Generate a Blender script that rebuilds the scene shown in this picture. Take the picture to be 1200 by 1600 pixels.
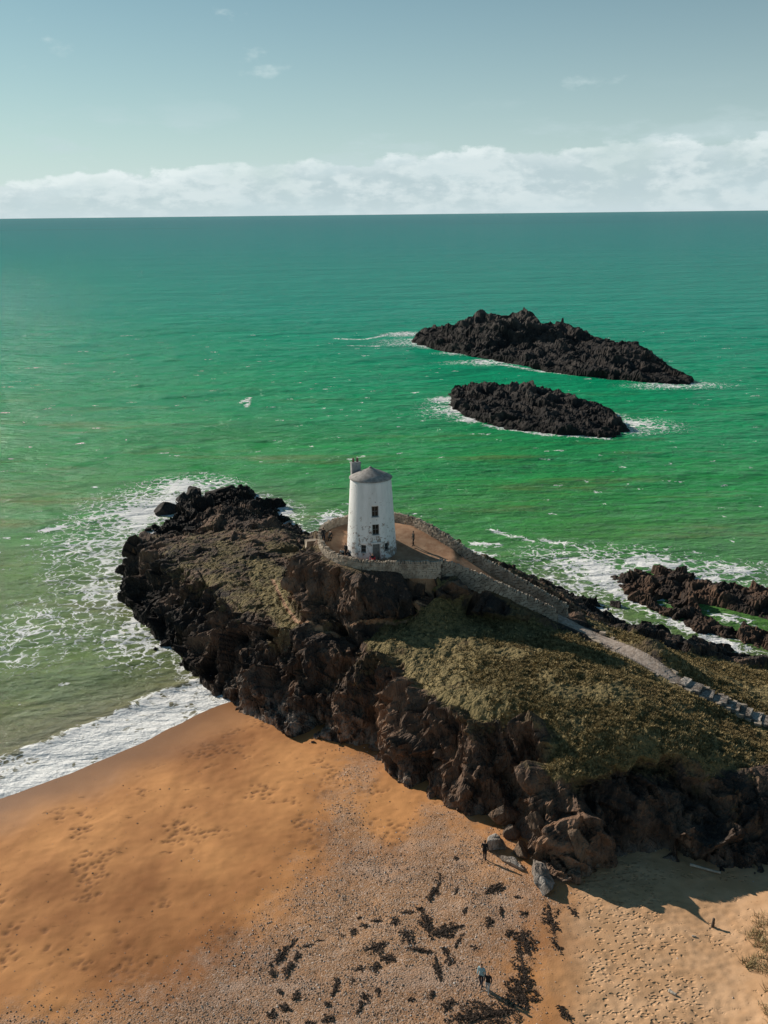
import bpy, bmesh, math, random
import numpy as np
from mathutils import Vector, Matrix

random.seed(7); rng = np.random.default_rng(7)
scene = bpy.context.scene
COL = scene.collection
for o in list(bpy.data.objects): bpy.data.objects.remove(o, do_unlink=True)

# ------------------------------------------------------------------ camera
CAM_H, FOC, PITCH, ROLL = 49.5, 1481.0, math.radians(17.45), math.radians(-0.62)
cam = bpy.data.cameras.new('camera'); camo = bpy.data.objects.new('camera', cam); COL.objects.link(camo)
cam.sensor_fit = 'VERTICAL'; cam.sensor_height = 24.0; cam.sensor_width = 18.0
cam.lens = 24.0 * FOC / 1600.0
cam.clip_start = 0.5; cam.clip_end = 120000
camo.matrix_world = Matrix.Translation((0, 0, CAM_H)) @ Matrix.Rotation(math.pi / 2 - PITCH, 4, 'X') @ Matrix.Rotation(ROLL, 4, 'Z')
scene.camera = camo

# ------------------------------------------------------------------ sun and sky
SUN_EL = math.radians(26.5); SUN_AZ = math.atan2(-0.79, 0.62)      # clockwise from +Y
sd = bpy.data.lights.new('sun', 'SUN'); so = bpy.data.objects.new('sun', sd); COL.objects.link(so)
sd.energy = 5.0; sd.angle = math.radians(0.53); sd.color = (1.0, 0.89, 0.76)
sun_dir = Vector((math.sin(SUN_AZ) * math.cos(SUN_EL), math.cos(SUN_AZ) * math.cos(SUN_EL), math.sin(SUN_EL)))
so.rotation_euler = (-sun_dir).to_track_quat('-Z', 'Y').to_euler(); so.location = (-60, 150, 90)
scene.view_settings.view_transform = 'Standard'; scene.view_settings.look = 'None'
scene.view_settings.gamma = 1.0; scene.view_settings.exposure = 0.0
SKY_STRENGTH = 0.055

class NT:
    """small node-tree helper"""
    def __init__(s, nt): s.nt = nt; s.nt.nodes.clear()
    def n(s, t, **k):
        nd = s.nt.nodes.new(t)
        for a, b in k.items(): setattr(nd, a, b)
        return nd
    def put(s, sock, v):
        if v is None: return
        if hasattr(v, 'is_linked'): s.nt.links.new(v, sock)
        else: sock.default_value = v
    def math(s, op, a, b=None, c=None, clamp=False):
        m = s.n('ShaderNodeMath', operation=op, use_clamp=clamp)
        for i, v in enumerate((a, b, c)): s.put(m.inputs[i], v)
        return m.outputs[0]
    def mix(s, f, a, b, blend='MIX'):
        m = s.n('ShaderNodeMix', data_type='RGBA', blend_type=blend)
        s.put(m.inputs[0], f)
        for i, v in ((6, a), (7, b)):
            s.put(m.inputs[i], v if hasattr(v, 'is_linked') else (*v[:3], 1))
        return m.outputs[2]
    def step(s, v, lo, hi):
        m = s.n('ShaderNodeMapRange', interpolation_type='SMOOTHSTEP')
        s.put(m.inputs[0], v); s.put(m.inputs[1], lo); s.put(m.inputs[2], hi)
        return m.outputs[0]
    def noise(s, vec, scale, detail=4, rough=.55, dist=0.0):
        m = s.n('ShaderNodeTexNoise'); s.put(m.inputs['Vector'], vec)
        m.inputs['Scale'].default_value = scale; m.inputs['Detail'].default_value = detail
        m.inputs['Roughness'].default_value = rough; m.inputs['Distortion'].default_value = dist
        return m.outputs[0]
    def vor(s, vec, scale, feature='F1', out=0):
        m = s.n('ShaderNodeTexVoronoi', feature=feature); s.put(m.inputs['Vector'], vec)
        m.inputs['Scale'].default_value = scale
        return m.outputs[out]
    def attr(s, name, out='Fac'): return s.n('ShaderNodeAttribute', attribute_name=name).outputs[out]
    def pos(s): return s.n('ShaderNodeNewGeometry').outputs['Position']
    def mapv(s, vec, sc=(1, 1, 1), rot=(0, 0, 0), loc=(0, 0, 0)):
        m = s.n('ShaderNodeMapping'); s.put(m.inputs[0], vec)
        m.inputs['Scale'].default_value = sc; m.inputs['Rotation'].default_value = rot; m.inputs['Location'].default_value = loc
        return m.outputs[0]
    def sep(s, vec):
        m = s.n('ShaderNodeSeparateXYZ'); s.put(m.inputs[0], vec); return m.outputs
    def bump(s, h, strength, dist, normal=None):
        m = s.n('ShaderNodeBump'); s.put(m.inputs['Height'], h)
        m.inputs['Strength'].default_value = strength; m.inputs['Distance'].default_value = dist
        if normal is not None: s.put(m.inputs['Normal'], normal)
        return m.outputs[0]
    def ramp(s, f, stops):
        m = s.n('ShaderNodeValToRGB'); s.put(m.inputs[0], f); e = m.color_ramp.elements
        while len(e) < len(stops): e.new(0.5)
        for x, (p, c) in zip(e, stops): x.position = p; x.color = (*c, 1)
        return m.outputs[0]
    def finish(s, color, rough, normal=None, spec=0.3, ior=None):
        b = s.n('ShaderNodeBsdfPrincipled'); o = s.n('ShaderNodeOutputMaterial')
        s.put(b.inputs['Base Color'], color if hasattr(color, 'is_linked') else (*color, 1)); s.put(b.inputs['Roughness'], rough)
        s.put(b.inputs['Specular IOR Level'], spec)
        if ior: b.inputs['IOR'].default_value = ior
        if normal is not None: s.put(b.inputs['Normal'], normal)
        s.nt.links.new(b.outputs[0], o.inputs[0]); return b

def material(name):
    m = bpy.data.materials.new(name); m.use_nodes = True
    return m, NT(m.node_tree)

world = bpy.data.worlds.new('World'); scene.world = world; world.use_nodes = True
w = NT(world.node_tree)
sky = w.n('ShaderNodeTexSky', sky_type='NISHITA'); sky.sun_disc = False
sky.sun_elevation = SUN_EL; sky.sun_rotation = SUN_AZ; sky.altitude = 50
sky.air_density = 1.0; sky.dust_density = 0.3; sky.ozone_density = 1.6
tc = w.n('ShaderNodeTexCoord').outputs['Generated']
sx, sy, sz = w.sep(tc)
el = w.math('ARCSINE', sz)                                         # elevation in radians
hill = w.noise(w.mapv(tc, (4.2, 4.2, 0.0), loc=(4.3, 1.0, 0)), 1.0, 2)
puff = w.noise(w.mapv(tc, (15, 15, 34)), 1.0, 8, .58)
puff2 = w.noise(w.mapv(tc, (42, 42, 90), loc=(3, 1, 7)), 1.0, 6, .6)
side = w.math('MULTIPLY', w.math('MINIMUM', sx, .06), .07)             # the bank stands higher towards the right
top = w.math('ADD', w.math('ADD', 0.056, side), w.math('MULTIPLY', w.math('SUBTRACT', hill, .5), .03))
edge = w.math('SUBTRACT', w.math('ADD', top, w.math('MULTIPLY', w.math('SUBTRACT', puff, .5), .058)), el)
bank = w.step(edge, -.001, .0045)
body = w.math('ADD', w.math('MULTIPLY', puff, .6), w.math('MULTIPLY', puff2, .4))
lowfade = w.step(el, -.004, .022)
rim = w.step(edge, .020, .0)
lit = w.math('ADD', w.math('MULTIPLY', rim, .55), w.math('MULTIPLY', w.step(body, .43, .57), .62), clamp=True)
cl_col = w.mix(lit, (9.0, 11.2, 11.9), (15.2, 16.6, 16.7))
wisp = w.noise(w.mapv(tc, (9, 9, 22), loc=(1.7, 5.2, 2.3)), 1.0, 7, .6)
wispm = w.math('MULTIPLY', w.step(wisp, .615, .76), .6)
graded = w.mix(1.0, sky.outputs[0], (.77, 1.16, 1.07), 'MULTIPLY')
haze = w.math('POWER', 2.718, w.math('MULTIPLY', w.math('ABSOLUTE', el), -7.5))
graded = w.mix(w.math('MULTIPLY', haze, .92), graded, (11.8, 13.9, 14.7))
c1 = w.mix(wispm, graded, (12.0, 14.2, 14.4))
c2 = w.mix(w.math('MULTIPLY', bank, w.math('MULTIPLY', w.step(w.noise(w.mapv(tc, (5, 5, 6), loc=(2.2, .3, 1)), 1.0, 4, .6), .25, .50), w.math('ADD', .30, w.math('MULTIPLY', lowfade, .50)))), c1, cl_col)
veil = w.math('MULTIPLY', w.step(w.noise(w.mapv(tc, (7, 7, 26), loc=(.4, 2.7, .6)), 1.0, 7, .62), .50, .66), w.math('MULTIPLY', w.step(el, .125, .06), .45))
c2 = w.mix(veil, c2, (10.2, 12.6, 13.2))
bg = w.n('ShaderNodeBackground'); bg.inputs[1].default_value = SKY_STRENGTH
w.put(bg.inputs[0], c2)
w.nt.links.new(bg.outputs[0], w.n('ShaderNodeOutputWorld').inputs[0])
world.cycles.sampling_method = 'MANUAL'; world.cycles.sample_map_resolution = 1024

# ------------------------------------------------------------------ survey helpers
def ray(px, py):
    u = (px - 600) / FOC; v = (800 - py) / FOC
    x = u * math.cos(ROLL) - v * math.sin(ROLL); y = u * math.sin(ROLL) + v * math.cos(ROLL)
    return (x, math.cos(PITCH) + y * math.sin(PITCH), -math.sin(PITCH) + y * math.cos(PITCH))
def at(px, py, z):                     # surveyed point at height z
    d = ray(px, py); t = (z - CAM_H) / d[2]
    return np.array((d[0] * t, d[1] * t, z))
def aty(px, py, Y):                    # surveyed point at distance Y
    d = ray(px, py); t = Y / d[1]
    return np.array((d[0] * t, Y, CAM_H + d[2] * t))
def line(pts): return np.array([at(*p) for p in pts])
def dense(P, step=.25, closed=False):
    P = np.asarray(P, float)
    if closed: P = np.vstack([P, P[:1]])
    out = []
    for a, b in zip(P[:-1], P[1:]):
        n = max(1, int(np.linalg.norm((b - a)[:2]) / step))
        out.append(a + (b - a) * np.linspace(0, 1, n, endpoint=False)[:, None])
    out.append(P[-1:]); return np.vstack(out)
def smooth(P, n=2, closed=False):       # Chaikin corner cutting
    P = np.asarray(P, float)
    for _ in range(n):
        Q = np.vstack([P, P[:1]]) if closed else P
        a = Q[:-1] * .75 + Q[1:] * .25; b = Q[:-1] * .25 + Q[1:] * .75
        R = np.empty((len(a) * 2, P.shape[1])); R[0::2] = a; R[1::2] = b
        P = R if closed else np.vstack([P[:1], R, P[-1:]])
    return P
def inside(poly, X, Y):
    poly = np.asarray(poly)[:, :2]; r = np.zeros(X.shape, bool); x0, y0 = poly[-1]
    for x1, y1 in poly:
        c = (y1 > Y) != (y0 > Y)
        with np.errstate(divide='ignore', invalid='ignore'):
            r ^= c & (X < (x0 - x1) * (Y - y1) / (y0 - y1 + 1e-12) + x1)
        x0, y0 = x1, y1
    return r
def dist_line(P, X, Y):                 # distance to a polyline
    P = np.asarray(P)[:, :2]; d = np.full(X.shape, 1e9)
    for a, b in zip(P[:-1], P[1:]):
        v = b - a; L = (v @ v) + 1e-9
        t = np.clip(((X - a[0]) * v[0] + (Y - a[1]) * v[1]) / L, 0, 1)
        d = np.minimum(d, np.hypot(X - a[0] - t * v[0], Y - a[1] - t * v[1]))
    return d
def sst(x, a, b):
    t = np.clip((x - a) / (b - a), 0, 1); return t * t * (3 - 2 * t)

# ------------------------------------------------------------------ noise in numpy
PERM = rng.permutation(256).astype(np.int64); PERM = np.concatenate([PERM, PERM, PERM])
GR = rng.normal(size=(256, 3)); GR /= np.linalg.norm(GR, axis=1)[:, None]
RV = rng.random((256, 4))
def _h(i, j, k): return PERM[PERM[PERM[i & 255] + (j & 255)] + (k & 255)]
def gn(P):
    I = np.floor(P).astype(np.int64); f = P - I; u = f * f * f * (f * (f * 6 - 15) + 10)
    r = 0
    for a in (0, 1):
        wx = u[:, 0] if a else 1 - u[:, 0]
        for b in (0, 1):
            wy = u[:, 1] if b else 1 - u[:, 1]
            for c in (0, 1):
                wz = u[:, 2] if c else 1 - u[:, 2]
                g = GR[_h(I[:, 0] + a, I[:, 1] + b, I[:, 2] + c)]
                r = r + wx * wy * wz * ((f - (a, b, c)) * g).sum(1)
    return r * 1.5
def fbm(P, o=4, g=.5):
    r = 0; a = 1
    for i in range(o): r = r + a * gn(P * 2 ** i + i * 17.3); a *= g
    return r
def ridged(P, o=4, g=.5):
    r = 0; a = 1
    for i in range(o): r = r + a * (.5 - np.abs(gn(P * 2 ** i + i * 11.7))) ; a *= g
    return r
def worley(P):
    I = np.floor(P).astype(np.int64); f1 = np.full(len(P), 9.); f2 = f1.copy(); cid = np.zeros(len(P), np.int64)
    vec = np.zeros_like(P)
    for a in (-1, 0, 1):
        for b in (-1, 0, 1):
            for c in (-1, 0, 1):
                h = _h(I[:, 0] + a, I[:, 1] + b, I[:, 2] + c)
                dv = P - (I + (a, b, c) + RV[h, :3]); d = np.sqrt((dv * dv).sum(1))
                n = d < f1
                f2 = np.where(n, f1, np.minimum(f2, d)); cid = np.where(n, h, cid); f1 = np.where(n, d, f1)
                vec[n] = dv[n]
    return f1, f2, cid, vec
def P2(X, Y, s, off=0.0): return np.stack([X.ravel() / s + off, Y.ravel() / s - off, np.full(X.size, off * 1.7)], 1)

# bedding of the rock: steep slabs leaning to the right
BED = np.array(Matrix.Rotation(math.radians(24), 3, 'Y') @ Matrix.Rotation(math.radians(-14), 3, 'X') @ Matrix.Rotation(math.radians(20), 3, 'Z'))
def rock_disp(V, s=1.0, blocks=1.0):
    """outward offset for craggy rock at points V"""
    Q = (V @ BED.T) * np.array([1.0, 1.0, .42])
    warp = np.stack([gn(Q / (2.6 * s) + 5), gn(Q / (2.6 * s) + 25), gn(Q / (2.6 * s) + 45)], 1) * .18 * s
    Qw = Q + warp
    d = 1.0 * s * (ridged(Qw / (6.5 * s), 6, .58) - .42)
    f1, f2, cid, vec = worley(Qw / (4.4 * s) + 13)
    d += blocks * s * ((RV[cid, 3] - .5) * 1.3 + (vec * (RV[cid, :3] - .5)).sum(1) * 2.6)
    f1, f2, cid, vec = worley(Qw / (1.9 * s))
    d += blocks * s * ((RV[cid, 3] - .5) * .55 + (vec * (RV[cid, :3] - .5)).sum(1) * 1.2)
    f1, f2, cid, vec = worley(Qw / (.7 * s) + 31)
    d += blocks * s * ((RV[cid, 3] - .5) * .26 + (vec * (RV[cid, :3] - .5)).sum(1) * .5)
    d += .26 * s * (ridged(Q / (.62 * s), 3, .6) - .3)
    return d

# ------------------------------------------------------------------ mesh helpers
def mesh_np(name, V, Fc, mat=None, attrs=None, flat=False, parent=None, matidx=None):
    V = np.asarray(V, np.float32); Fc = np.asarray(Fc, np.int32); k = Fc.shape[1]
    me = bpy.data.meshes.new(name)
    me.vertices.add(len(V)); me.vertices.foreach_set('co', V.ravel())
    me.loops.add(Fc.size); me.loops.foreach_set('vertex_index', Fc.ravel())
    me.polygons.add(len(Fc)); me.polygons.foreach_set('loop_start', np.arange(0, Fc.size, k, dtype=np.int32))
    me.polygons.foreach_set('use_smooth', np.full(len(Fc), not flat, bool))
    for a, v in (attrs or {}).items():
        v = np.asarray(v, np.float32)
        me.attributes.new(a, 'FLOAT', 'POINT').data.foreach_set('value', v)
    me.update(calc_edges=True)
    for m in (mat if isinstance(mat, (list, tuple)) else [mat]):
        if m: me.materials.append(m)
    if matidx is not None: me.polygons.foreach_set('material_index', np.asarray(matidx, np.int32))
    o = bpy.data.objects.new(name, me); COL.objects.link(o)
    if parent: o.parent = parent
    return o
def tag(o, label=None, cat=None, group=None, kind=None):
    for k, v in (('label', label), ('category', cat), ('group', group), ('kind', kind)):
        if v: o[k] = v
    return o
def empty(name, loc=(0, 0, 0), rz=0.0):
    o = bpy.data.objects.new(name, None); COL.objects.link(o); o.location = loc; o.rotation_euler = (0, 0, rz)
    o.empty_display_size = .3
    return o
def grid_faces(nx, ny, keep=None):
    i = np.arange(nx * ny).reshape(ny, nx)
    q = np.stack([i[:-1, :-1], i[:-1, 1:], i[1:, 1:], i[1:, :-1]], -1).reshape(-1, 4)
    if keep is not None: q = q[keep.ravel()[q].any(1)]
    return q
def compact(V, Fc, *arrs):
    u = np.unique(Fc); m = np.full(len(V), -1); m[u] = np.arange(len(u))
    return (V[u], m[Fc]) + tuple(a[u] for a in arrs)
BOXF = np.array([(0, 3, 2, 1), (4, 5, 6, 7), (0, 1, 5, 4), (1, 2, 6, 5), (2, 3, 7, 6), (3, 0, 4, 7)])
BOXV = np.array([(-1, -1, -1), (1, -1, -1), (1, 1, -1), (-1, 1, -1), (-1, -1, 1), (1, -1, 1), (1, 1, 1), (-1, 1, 1)], float) * .5
def boxes(C, D, RZ, jit=0.0):
    """many roughly cut blocks: centres, sizes, turn about z"""
    C = np.asarray(C, float); D = np.asarray(D, float); RZ = np.broadcast_to(np.asarray(RZ, float), (len(C),))
    v = BOXV[None] * D[:, None] + (rng.random((len(C), 8, 3)) - .5) * jit * D[:, None]
    c, s = np.cos(RZ)[:, None], np.sin(RZ)[:, None]
    v = np.stack([v[..., 0] * c - v[..., 1] * s, v[..., 0] * s + v[..., 1] * c, v[..., 2]], -1) + C[:, None]
    f = BOXF[None] + 8 * np.arange(len(C))[:, None, None]
    return v.reshape(-1, 3), f.reshape(-1, 4)

# ------------------------------------------------------------------ terrain from surveyed lines
class Terrain:
    """membrane stretched through surveyed lines of known height"""
    def __init__(s, x0, x1, y0, y1, foot, lines, pads=(), drop=1.2, soft=False):
        h = .5; s.h = h; s.x0, s.y0 = x0, y0
        nx, ny = int((x1 - x0) / h) + 1, int((y1 - y0) / h) + 1
        X, Y = np.meshgrid(x0 + h * np.arange(nx), y0 + h * np.arange(ny)); s.foot = foot
        ins = inside(foot, X, Y); Z = np.zeros(X.shape); fix = np.zeros(X.shape, bool)
        fd = dense(foot, .25, True)
        dmin = np.full(X.shape, 1e9); zf = np.zeros(X.shape)
        for p in fd[::2]:
            d = np.hypot(X - p[0], Y - p[1]); n = d < dmin; dmin[n] = d[n]; zf[n] = p[2]
        out = ~ins
        Z[out] = (zf - .2 - dmin * drop)[out]; fix |= out
        for L in [fd] + [dense(l, .25) for l in lines]:
            i = np.clip(np.round((L[:, 0] - x0) / h).astype(int), 0, nx - 1); j = np.clip(np.round((L[:, 1] - y0) / h).astype(int), 0, ny - 1)
            Z[j, i] = L[:, 2]; fix[j, i] = True
        for poly, zfun in pads:
            m = inside(poly, X, Y); Z[m] = zfun(X[m], Y[m]); fix |= m
        s.d_in = np.where(ins, dmin, -dmin)
        # coarse to fine relaxation
        free = ~fix; Z[free] = Z[fix & ins].mean()
        for st in (8, 4, 2, 1):
            z = Z[::st, ::st].copy(); f = np.zeros(z.shape, bool); zz = np.zeros(z.shape); cnt = np.zeros(z.shape)
            J, I = np.nonzero(fix); jj = np.minimum((J + st // 2) // st, z.shape[0] - 1); ii = np.minimum((I + st // 2) // st, z.shape[1] - 1)
            np.add.at(zz, (jj, ii), Z[J, I]); np.add.at(cnt, (jj, ii), 1); f = cnt > 0; z[f] = (zz / np.maximum(cnt, 1))[f]
            for _ in range(350):
                p = np.pad(z, 1, 'edge'); n = (p[:-2, 1:-1] + p[2:, 1:-1] + p[1:-1, :-2] + p[1:-1, 2:]) / 4
                z = np.where(f, z, n)
            if st > 1:
                yy = np.minimum(np.arange(ny) / st, z.shape[0] - 1.001); xx = np.minimum(np.arange(nx) / st, z.shape[1] - 1.001)
                a = yy.astype(int)[:, None]; b = xx.astype(int)[None]; fy = (yy % 1)[:, None]; fx = (xx % 1)[None]
                up = (z[a, b] * (1 - fx) + z[a, b + 1] * fx) * (1 - fy) + (z[a + 1, b] * (1 - fx) + z[a + 1, b + 1] * fx) * fy
                Z = np.where(fix, Z, up)
            else: Z = z
        if soft:                        # weathering rounds the rims
            z = Z.copy()
            for _ in range(9):
                p = np.pad(z, 1, 'edge'); z = (p[:-2, 1:-1] + p[2:, 1:-1] + p[1:-1, :-2] + p[1:-1, 2:] + 2 * z) / 6
            hard = np.zeros(Z.shape)
            for poly, zfun in pads: hard = np.maximum(hard, np.where(inside(poly, X, Y), 1, np.exp(-(dist_line(np.vstack([poly, poly[:1]]), X, Y) / 1.6) ** 2)))
            Z = Z * hard + z * (1 - hard)
        s.Z = Z
    def sample(s, G, X, Y):
        """cubic B-spline reading of a coarse grid"""
        u = np.clip((X - s.x0) / s.h, 1, G.shape[1] - 3.001); v = np.clip((Y - s.y0) / s.h, 1, G.shape[0] - 3.001)
        i = u.astype(int); j = v.astype(int); fx = u - i; fy = v - j
        B = lambda t: ((1 - t) ** 3 / 6, (3 * t ** 3 - 6 * t ** 2 + 4) / 6, (-3 * t ** 3 + 3 * t ** 2 + 3 * t + 1) / 6, t ** 3 / 6)
        bx, by = B(fx), B(fy); r = 0
        for a in range(4):
            for b in range(4): r = r + by[a] * bx[b] * G[j + a - 1, i + b - 1]
        return r
    def z(s, X, Y): return s.sample(s.Z, np.asarray(X, float), np.asarray(Y, float))
    def normal(s, X, Y, e=.35):
        gx = (s.z(X + e, Y) - s.z(X - e, Y)) / (2 * e); gy = (s.z(X, Y + e) - s.z(X, Y - e)) / (2 * e)
        n = np.stack([-gx, -gy, np.ones_like(gx)], -1); return n / np.linalg.norm(n, axis=-1, keepdims=True)

# ================================================================== MATERIALS OF THE SETTING
ROCK_MATS = {}
def rock_material(name, dark, brown, pale, rust, grass=False):
    m, t = material(name); p = t.pos(); x, y, z = t.sep(p)
    bedded = t.mapv(p, (1, 1, .45), (math.radians(-14), math.radians(24), 0))
    n1 = t.noise(bedded, .22, 5, .6); n2 = t.noise(bedded, 1.3, 6, .65); n3 = t.noise(p, 6, 4, .6)
    c = t.mix(t.step(n1, .46, .62), dark, brown)
    c = t.mix(t.math('MULTIPLY', t.step(n2, .56, .70), .75), c, rust)
    c = t.mix(t.math('MULTIPLY', t.step(n2, .46, .33), .7), c, [v * .55 for v in dark])
    foot = t.math('MULTIPLY', t.attr('foot'), t.step(t.noise(bedded, .9, 6, .65), .43, .60))
    c = t.mix(foot, c, pale)
    c = t.mix(t.math('MULTIPLY', t.step(n3, .6, .75), .35), c, pale)
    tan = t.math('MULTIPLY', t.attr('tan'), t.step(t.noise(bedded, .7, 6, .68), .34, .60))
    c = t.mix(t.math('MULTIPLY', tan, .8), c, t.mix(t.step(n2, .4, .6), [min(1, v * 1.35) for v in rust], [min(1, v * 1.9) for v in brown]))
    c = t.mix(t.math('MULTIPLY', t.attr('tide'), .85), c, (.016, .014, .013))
    slab = t.mapv(p, (1, 1, .3), (math.radians(-18), math.radians(28), .3))
    crk = t.math('ADD', t.step(t.vor(slab, .8, 'DISTANCE_TO_EDGE'), .0, .10), t.math('MULTIPLY', t.step(t.vor(slab, 2.3, 'DISTANCE_TO_EDGE'), .0, .12), .5))
    hgt = t.math('ADD', t.math('MULTIPLY', t.noise(bedded, 2.2, 8, .70), 1.0), t.math('MULTIPLY', crk, .30))
    nrm = t.bump(t.math('MULTIPLY', hgt, t.math('SUBTRACT', 1, t.math('MULTIPLY', t.math('MAXIMUM', t.attr('path'), t.attr('gravel')), .97))), 1.0, .40)
    rough = .85
    if grass:
        hm = t.step(t.math('ADD', t.attr('heath'), t.math('MULTIPLY', t.math('SUBTRACT', t.noise(p, .9, 7, .72), .5), 1.5)), .42, .62)
        hc = t.mix(t.step(t.noise(p, .5, 5, .65), .38, .62), (.115, .080, .045), (.215, .165, .085))
        c = t.mix(t.math('MULTIPLY', hm, .9), c, t.mix(t.step(t.noise(p, 3.5, 5, .7), .5, .68), hc, (.050, .040, .022)))
        g = t.attr('grass'); gn_ = t.noise(p, 2.2, 6, .7); gl = t.noise(p, .16, 4, .6)
        gc = t.mix(t.step(gl, .36, .64), (.190, .152, .066), (.315, .245, .115))
        gc = t.mix(t.step(gn_, .45, .66), gc, (.080, .074, .028))
        gc = t.mix(t.math('MULTIPLY', t.step(t.noise(p, .35, 5, .7), .58, .70), .65), gc, (.085, .050, .026))
        gm = t.step(t.math('ADD', g, t.math('MULTIPLY', t.math('SUBTRACT', t.noise(p, 1.1, 6, .7), .5), 1.1)), .38, .62)
        c = t.mix(gm, c, gc)
        pm = t.step(t.math('ADD', t.attr('path'), t.math('MULTIPLY', t.math('SUBTRACT', t.noise(p, 1.6, 5, .7), .5), .7)), .4, .6)
        pc = t.mix(t.step(t.noise(p, .8, 6, .7), .35, .7), (.30, .165, .095), (.47, .30, .19))
        c = t.mix(pm, c, pc)
        gv = t.step(t.math('ADD', t.attr('gravel'), t.math('MULTIPLY', t.math('SUBTRACT', t.noise(p, 2.5, 5, .7), .5), .6)), .4, .6)
        c = t.mix(gv, c, t.mix(t.step(t.noise(p, 3, 5, .7), .35, .65), (.24, .19, .155), (.42, .36, .31)))
    t.finish(c, rough, nrm, .25)
    return m
M_HEAD = rock_material('headland rock and turf', (.040, .033, .030), (.180, .118, .083), (.38, .32, .27), (.30, .165, .092), True)
M_ISLE = rock_material('black sea rock', (.025, .023, .023), (.070, .058, .052), (.20, .18, .165), (.125, .106, .090))
M_REEF = rock_material('brown reef rock', (.050, .038, .032), (.150, .090, .060), (.27, .22, .18), (.20, .115, .07))
M_BOULDER = rock_material('tan boulder rock', (.11, .075, .052), (.215, .145, .095), (.36, .31, .27), (.26, .155, .09))
M_BOULDER_PALE = rock_material('bleached boulder rock', (.16, .135, .115), (.30, .255, .215), (.46, .42, .38), (.26, .19, .13))

# sand and shingle
M_SAND, t = material('orange sand and shingle'); p = t.pos()
big = t.noise(p, .09, 4, .55); mid = t.noise(p, .5, 5, .6); fine = t.noise(p, 9, 3, .6)
wet = t.attr('wet'); sh = t.attr('shingle'); dry = t.attr('dry')
c = t.mix(t.step(big, .30, .68), (.275, .112, .038), (.60, .288, .108))
c = t.mix(t.math('MULTIPLY', t.step(mid, .45, .7), .35), c, (.40, .185, .070))
c = t.mix(dry, c, t.mix(t.step(mid, .35, .7), (.52, .31, .165), (.62, .39, .225)))
c = t.mix(wet, c, (.235, .112, .048))
c = t.mix(t.math('MULTIPLY', t.attr('scuff'), .8), c, (.17, .078, .034))
peb = t.vor(p, 9.0, out=1); pebn = t.sep(peb)[0]; pebd = t.vor(p, 9.0)
shm = t.step(t.math('ADD', sh, t.math('MULTIPLY', t.math('SUBTRACT', t.noise(p, .7, 8, .75), .5), 1.3)), .15, .85)
pc = t.ramp(pebn, [(0, (.23, .145, .095)), (.45, (.36, .23, .145)), (.75, (.33, .25, .19)), (.95, (.43, .35, .285)), (1, (.58, .52, .47))])
pc = t.mix(t.math('MULTIPLY', t.step(t.noise(t.mapv(p, (.5, 1.4, 1), (0, 0, -.55)), .30, 6, .7), .45, .68), .6), pc, (.50, .40, .33))
c = t.mix(t.math('MULTIPLY', shm, .72), c, pc)
# prints and scuffs pressed into the sand
fp = t.mapv(p, (.8, 1.2, 1), (0, 0, .6)); wn_ = t.n('ShaderNodeTexNoise'); t.put(wn_.inputs['Vector'], p); wn_.inputs['Scale'].default_value = 1.6
vm = t.n('ShaderNodeVectorMath', operation='MULTIPLY_ADD'); t.put(vm.inputs[0], wn_.outputs[1]); vm.inputs[1].default_value = (.45, .45, 0); t.put(vm.inputs[2], fp); off2 = vm.outputs[0]
fv = t.vor(t.mapv(off2, (1, 1, 0)), 3.1)
trod = t.attr('trod'); fmask = t.step(t.math('ADD', trod, t.math('MULTIPLY', t.math('SUBTRACT', t.noise(p, .45, 5, .7), .5), 1.3)), .5, .62)
dent = t.math('MULTIPLY', t.math('MULTIPLY', t.step(fv, .46, .08), t.noise(p, 1.1, 2)), fmask)
scf = t.math('MULTIPLY', t.step(t.noise(t.mapv(p, (1, 2.2, 1), (0, 0, .7)), .55, 8, .72), .63, .70), t.math('SUBTRACT', 1, shm))
h = t.math('SUBTRACT', t.math('ADD', t.math('MULTIPLY', t.math('MULTIPLY', t.math('SUBTRACT', .6, pebd), shm), .55), t.math('MULTIPLY', fine, .18)), t.math('ADD', t.math('MULTIPLY', dent, 2.4), t.math('MULTIPLY', scf, .35)))
c = t.mix(t.math('MULTIPLY', scf, .5), c, (.20, .095, .042))
t.finish(c, t.math('SUBTRACT', .9, t.math('MULTIPLY', wet, .45)), t.bump(h, .9, .10), .25)

# sea
M_SEA, t = material('green sea water'); p = t.pos(); x, y, z = t.sep(p)
dn = t.noise(t.mapv(p, (1, 2.2, 0)), .012, 5, .62)
yy = t.math('ADD', y, t.math('MULTIPLY', t.math('SUBTRACT', dn, .5), 90))
yy = t.math('SUBTRACT', yy, t.math('MULTIPLY', x, -.25))
lg = t.math('DIVIDE', t.math('LOGARITHM', t.math('MAXIMUM', yy, 30), 10), 4.0)
deep = t.ramp(lg, [(.46, (.165, .215, .075)), (.515, (.110, .245, .055)), (.565, (.032, .315, .075)), (.615, (.004, .350, .150)), (.68, (.003, .325, .225)), (.80, (.005, .255, .230)), (.95, (.010, .205, .215))])
deep = t.mix(t.math('MULTIPLY', t.step(t.noise(t.mapv(p, (.35, 1.6, 0)), .05, 6, .7), .52, .68), t.math('MULTIPLY', t.step(y, 330, 150), .55)), deep, (.170, .180, .045))
deep = t.mix(t.math('MULTIPLY', t.step(t.noise(t.mapv(p, (.25, 1.0, 0), loc=(3, 2, 0)), .0016, 3, .5), .60, .72), .45), deep, (.006, .110, .105))
sand = t.attr('shallow')
deep = t.mix(sand, deep, t.mix(t.noise(p, .2, 4, .6), (.19, .18, .11), (.25, .235, .155)))
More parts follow.
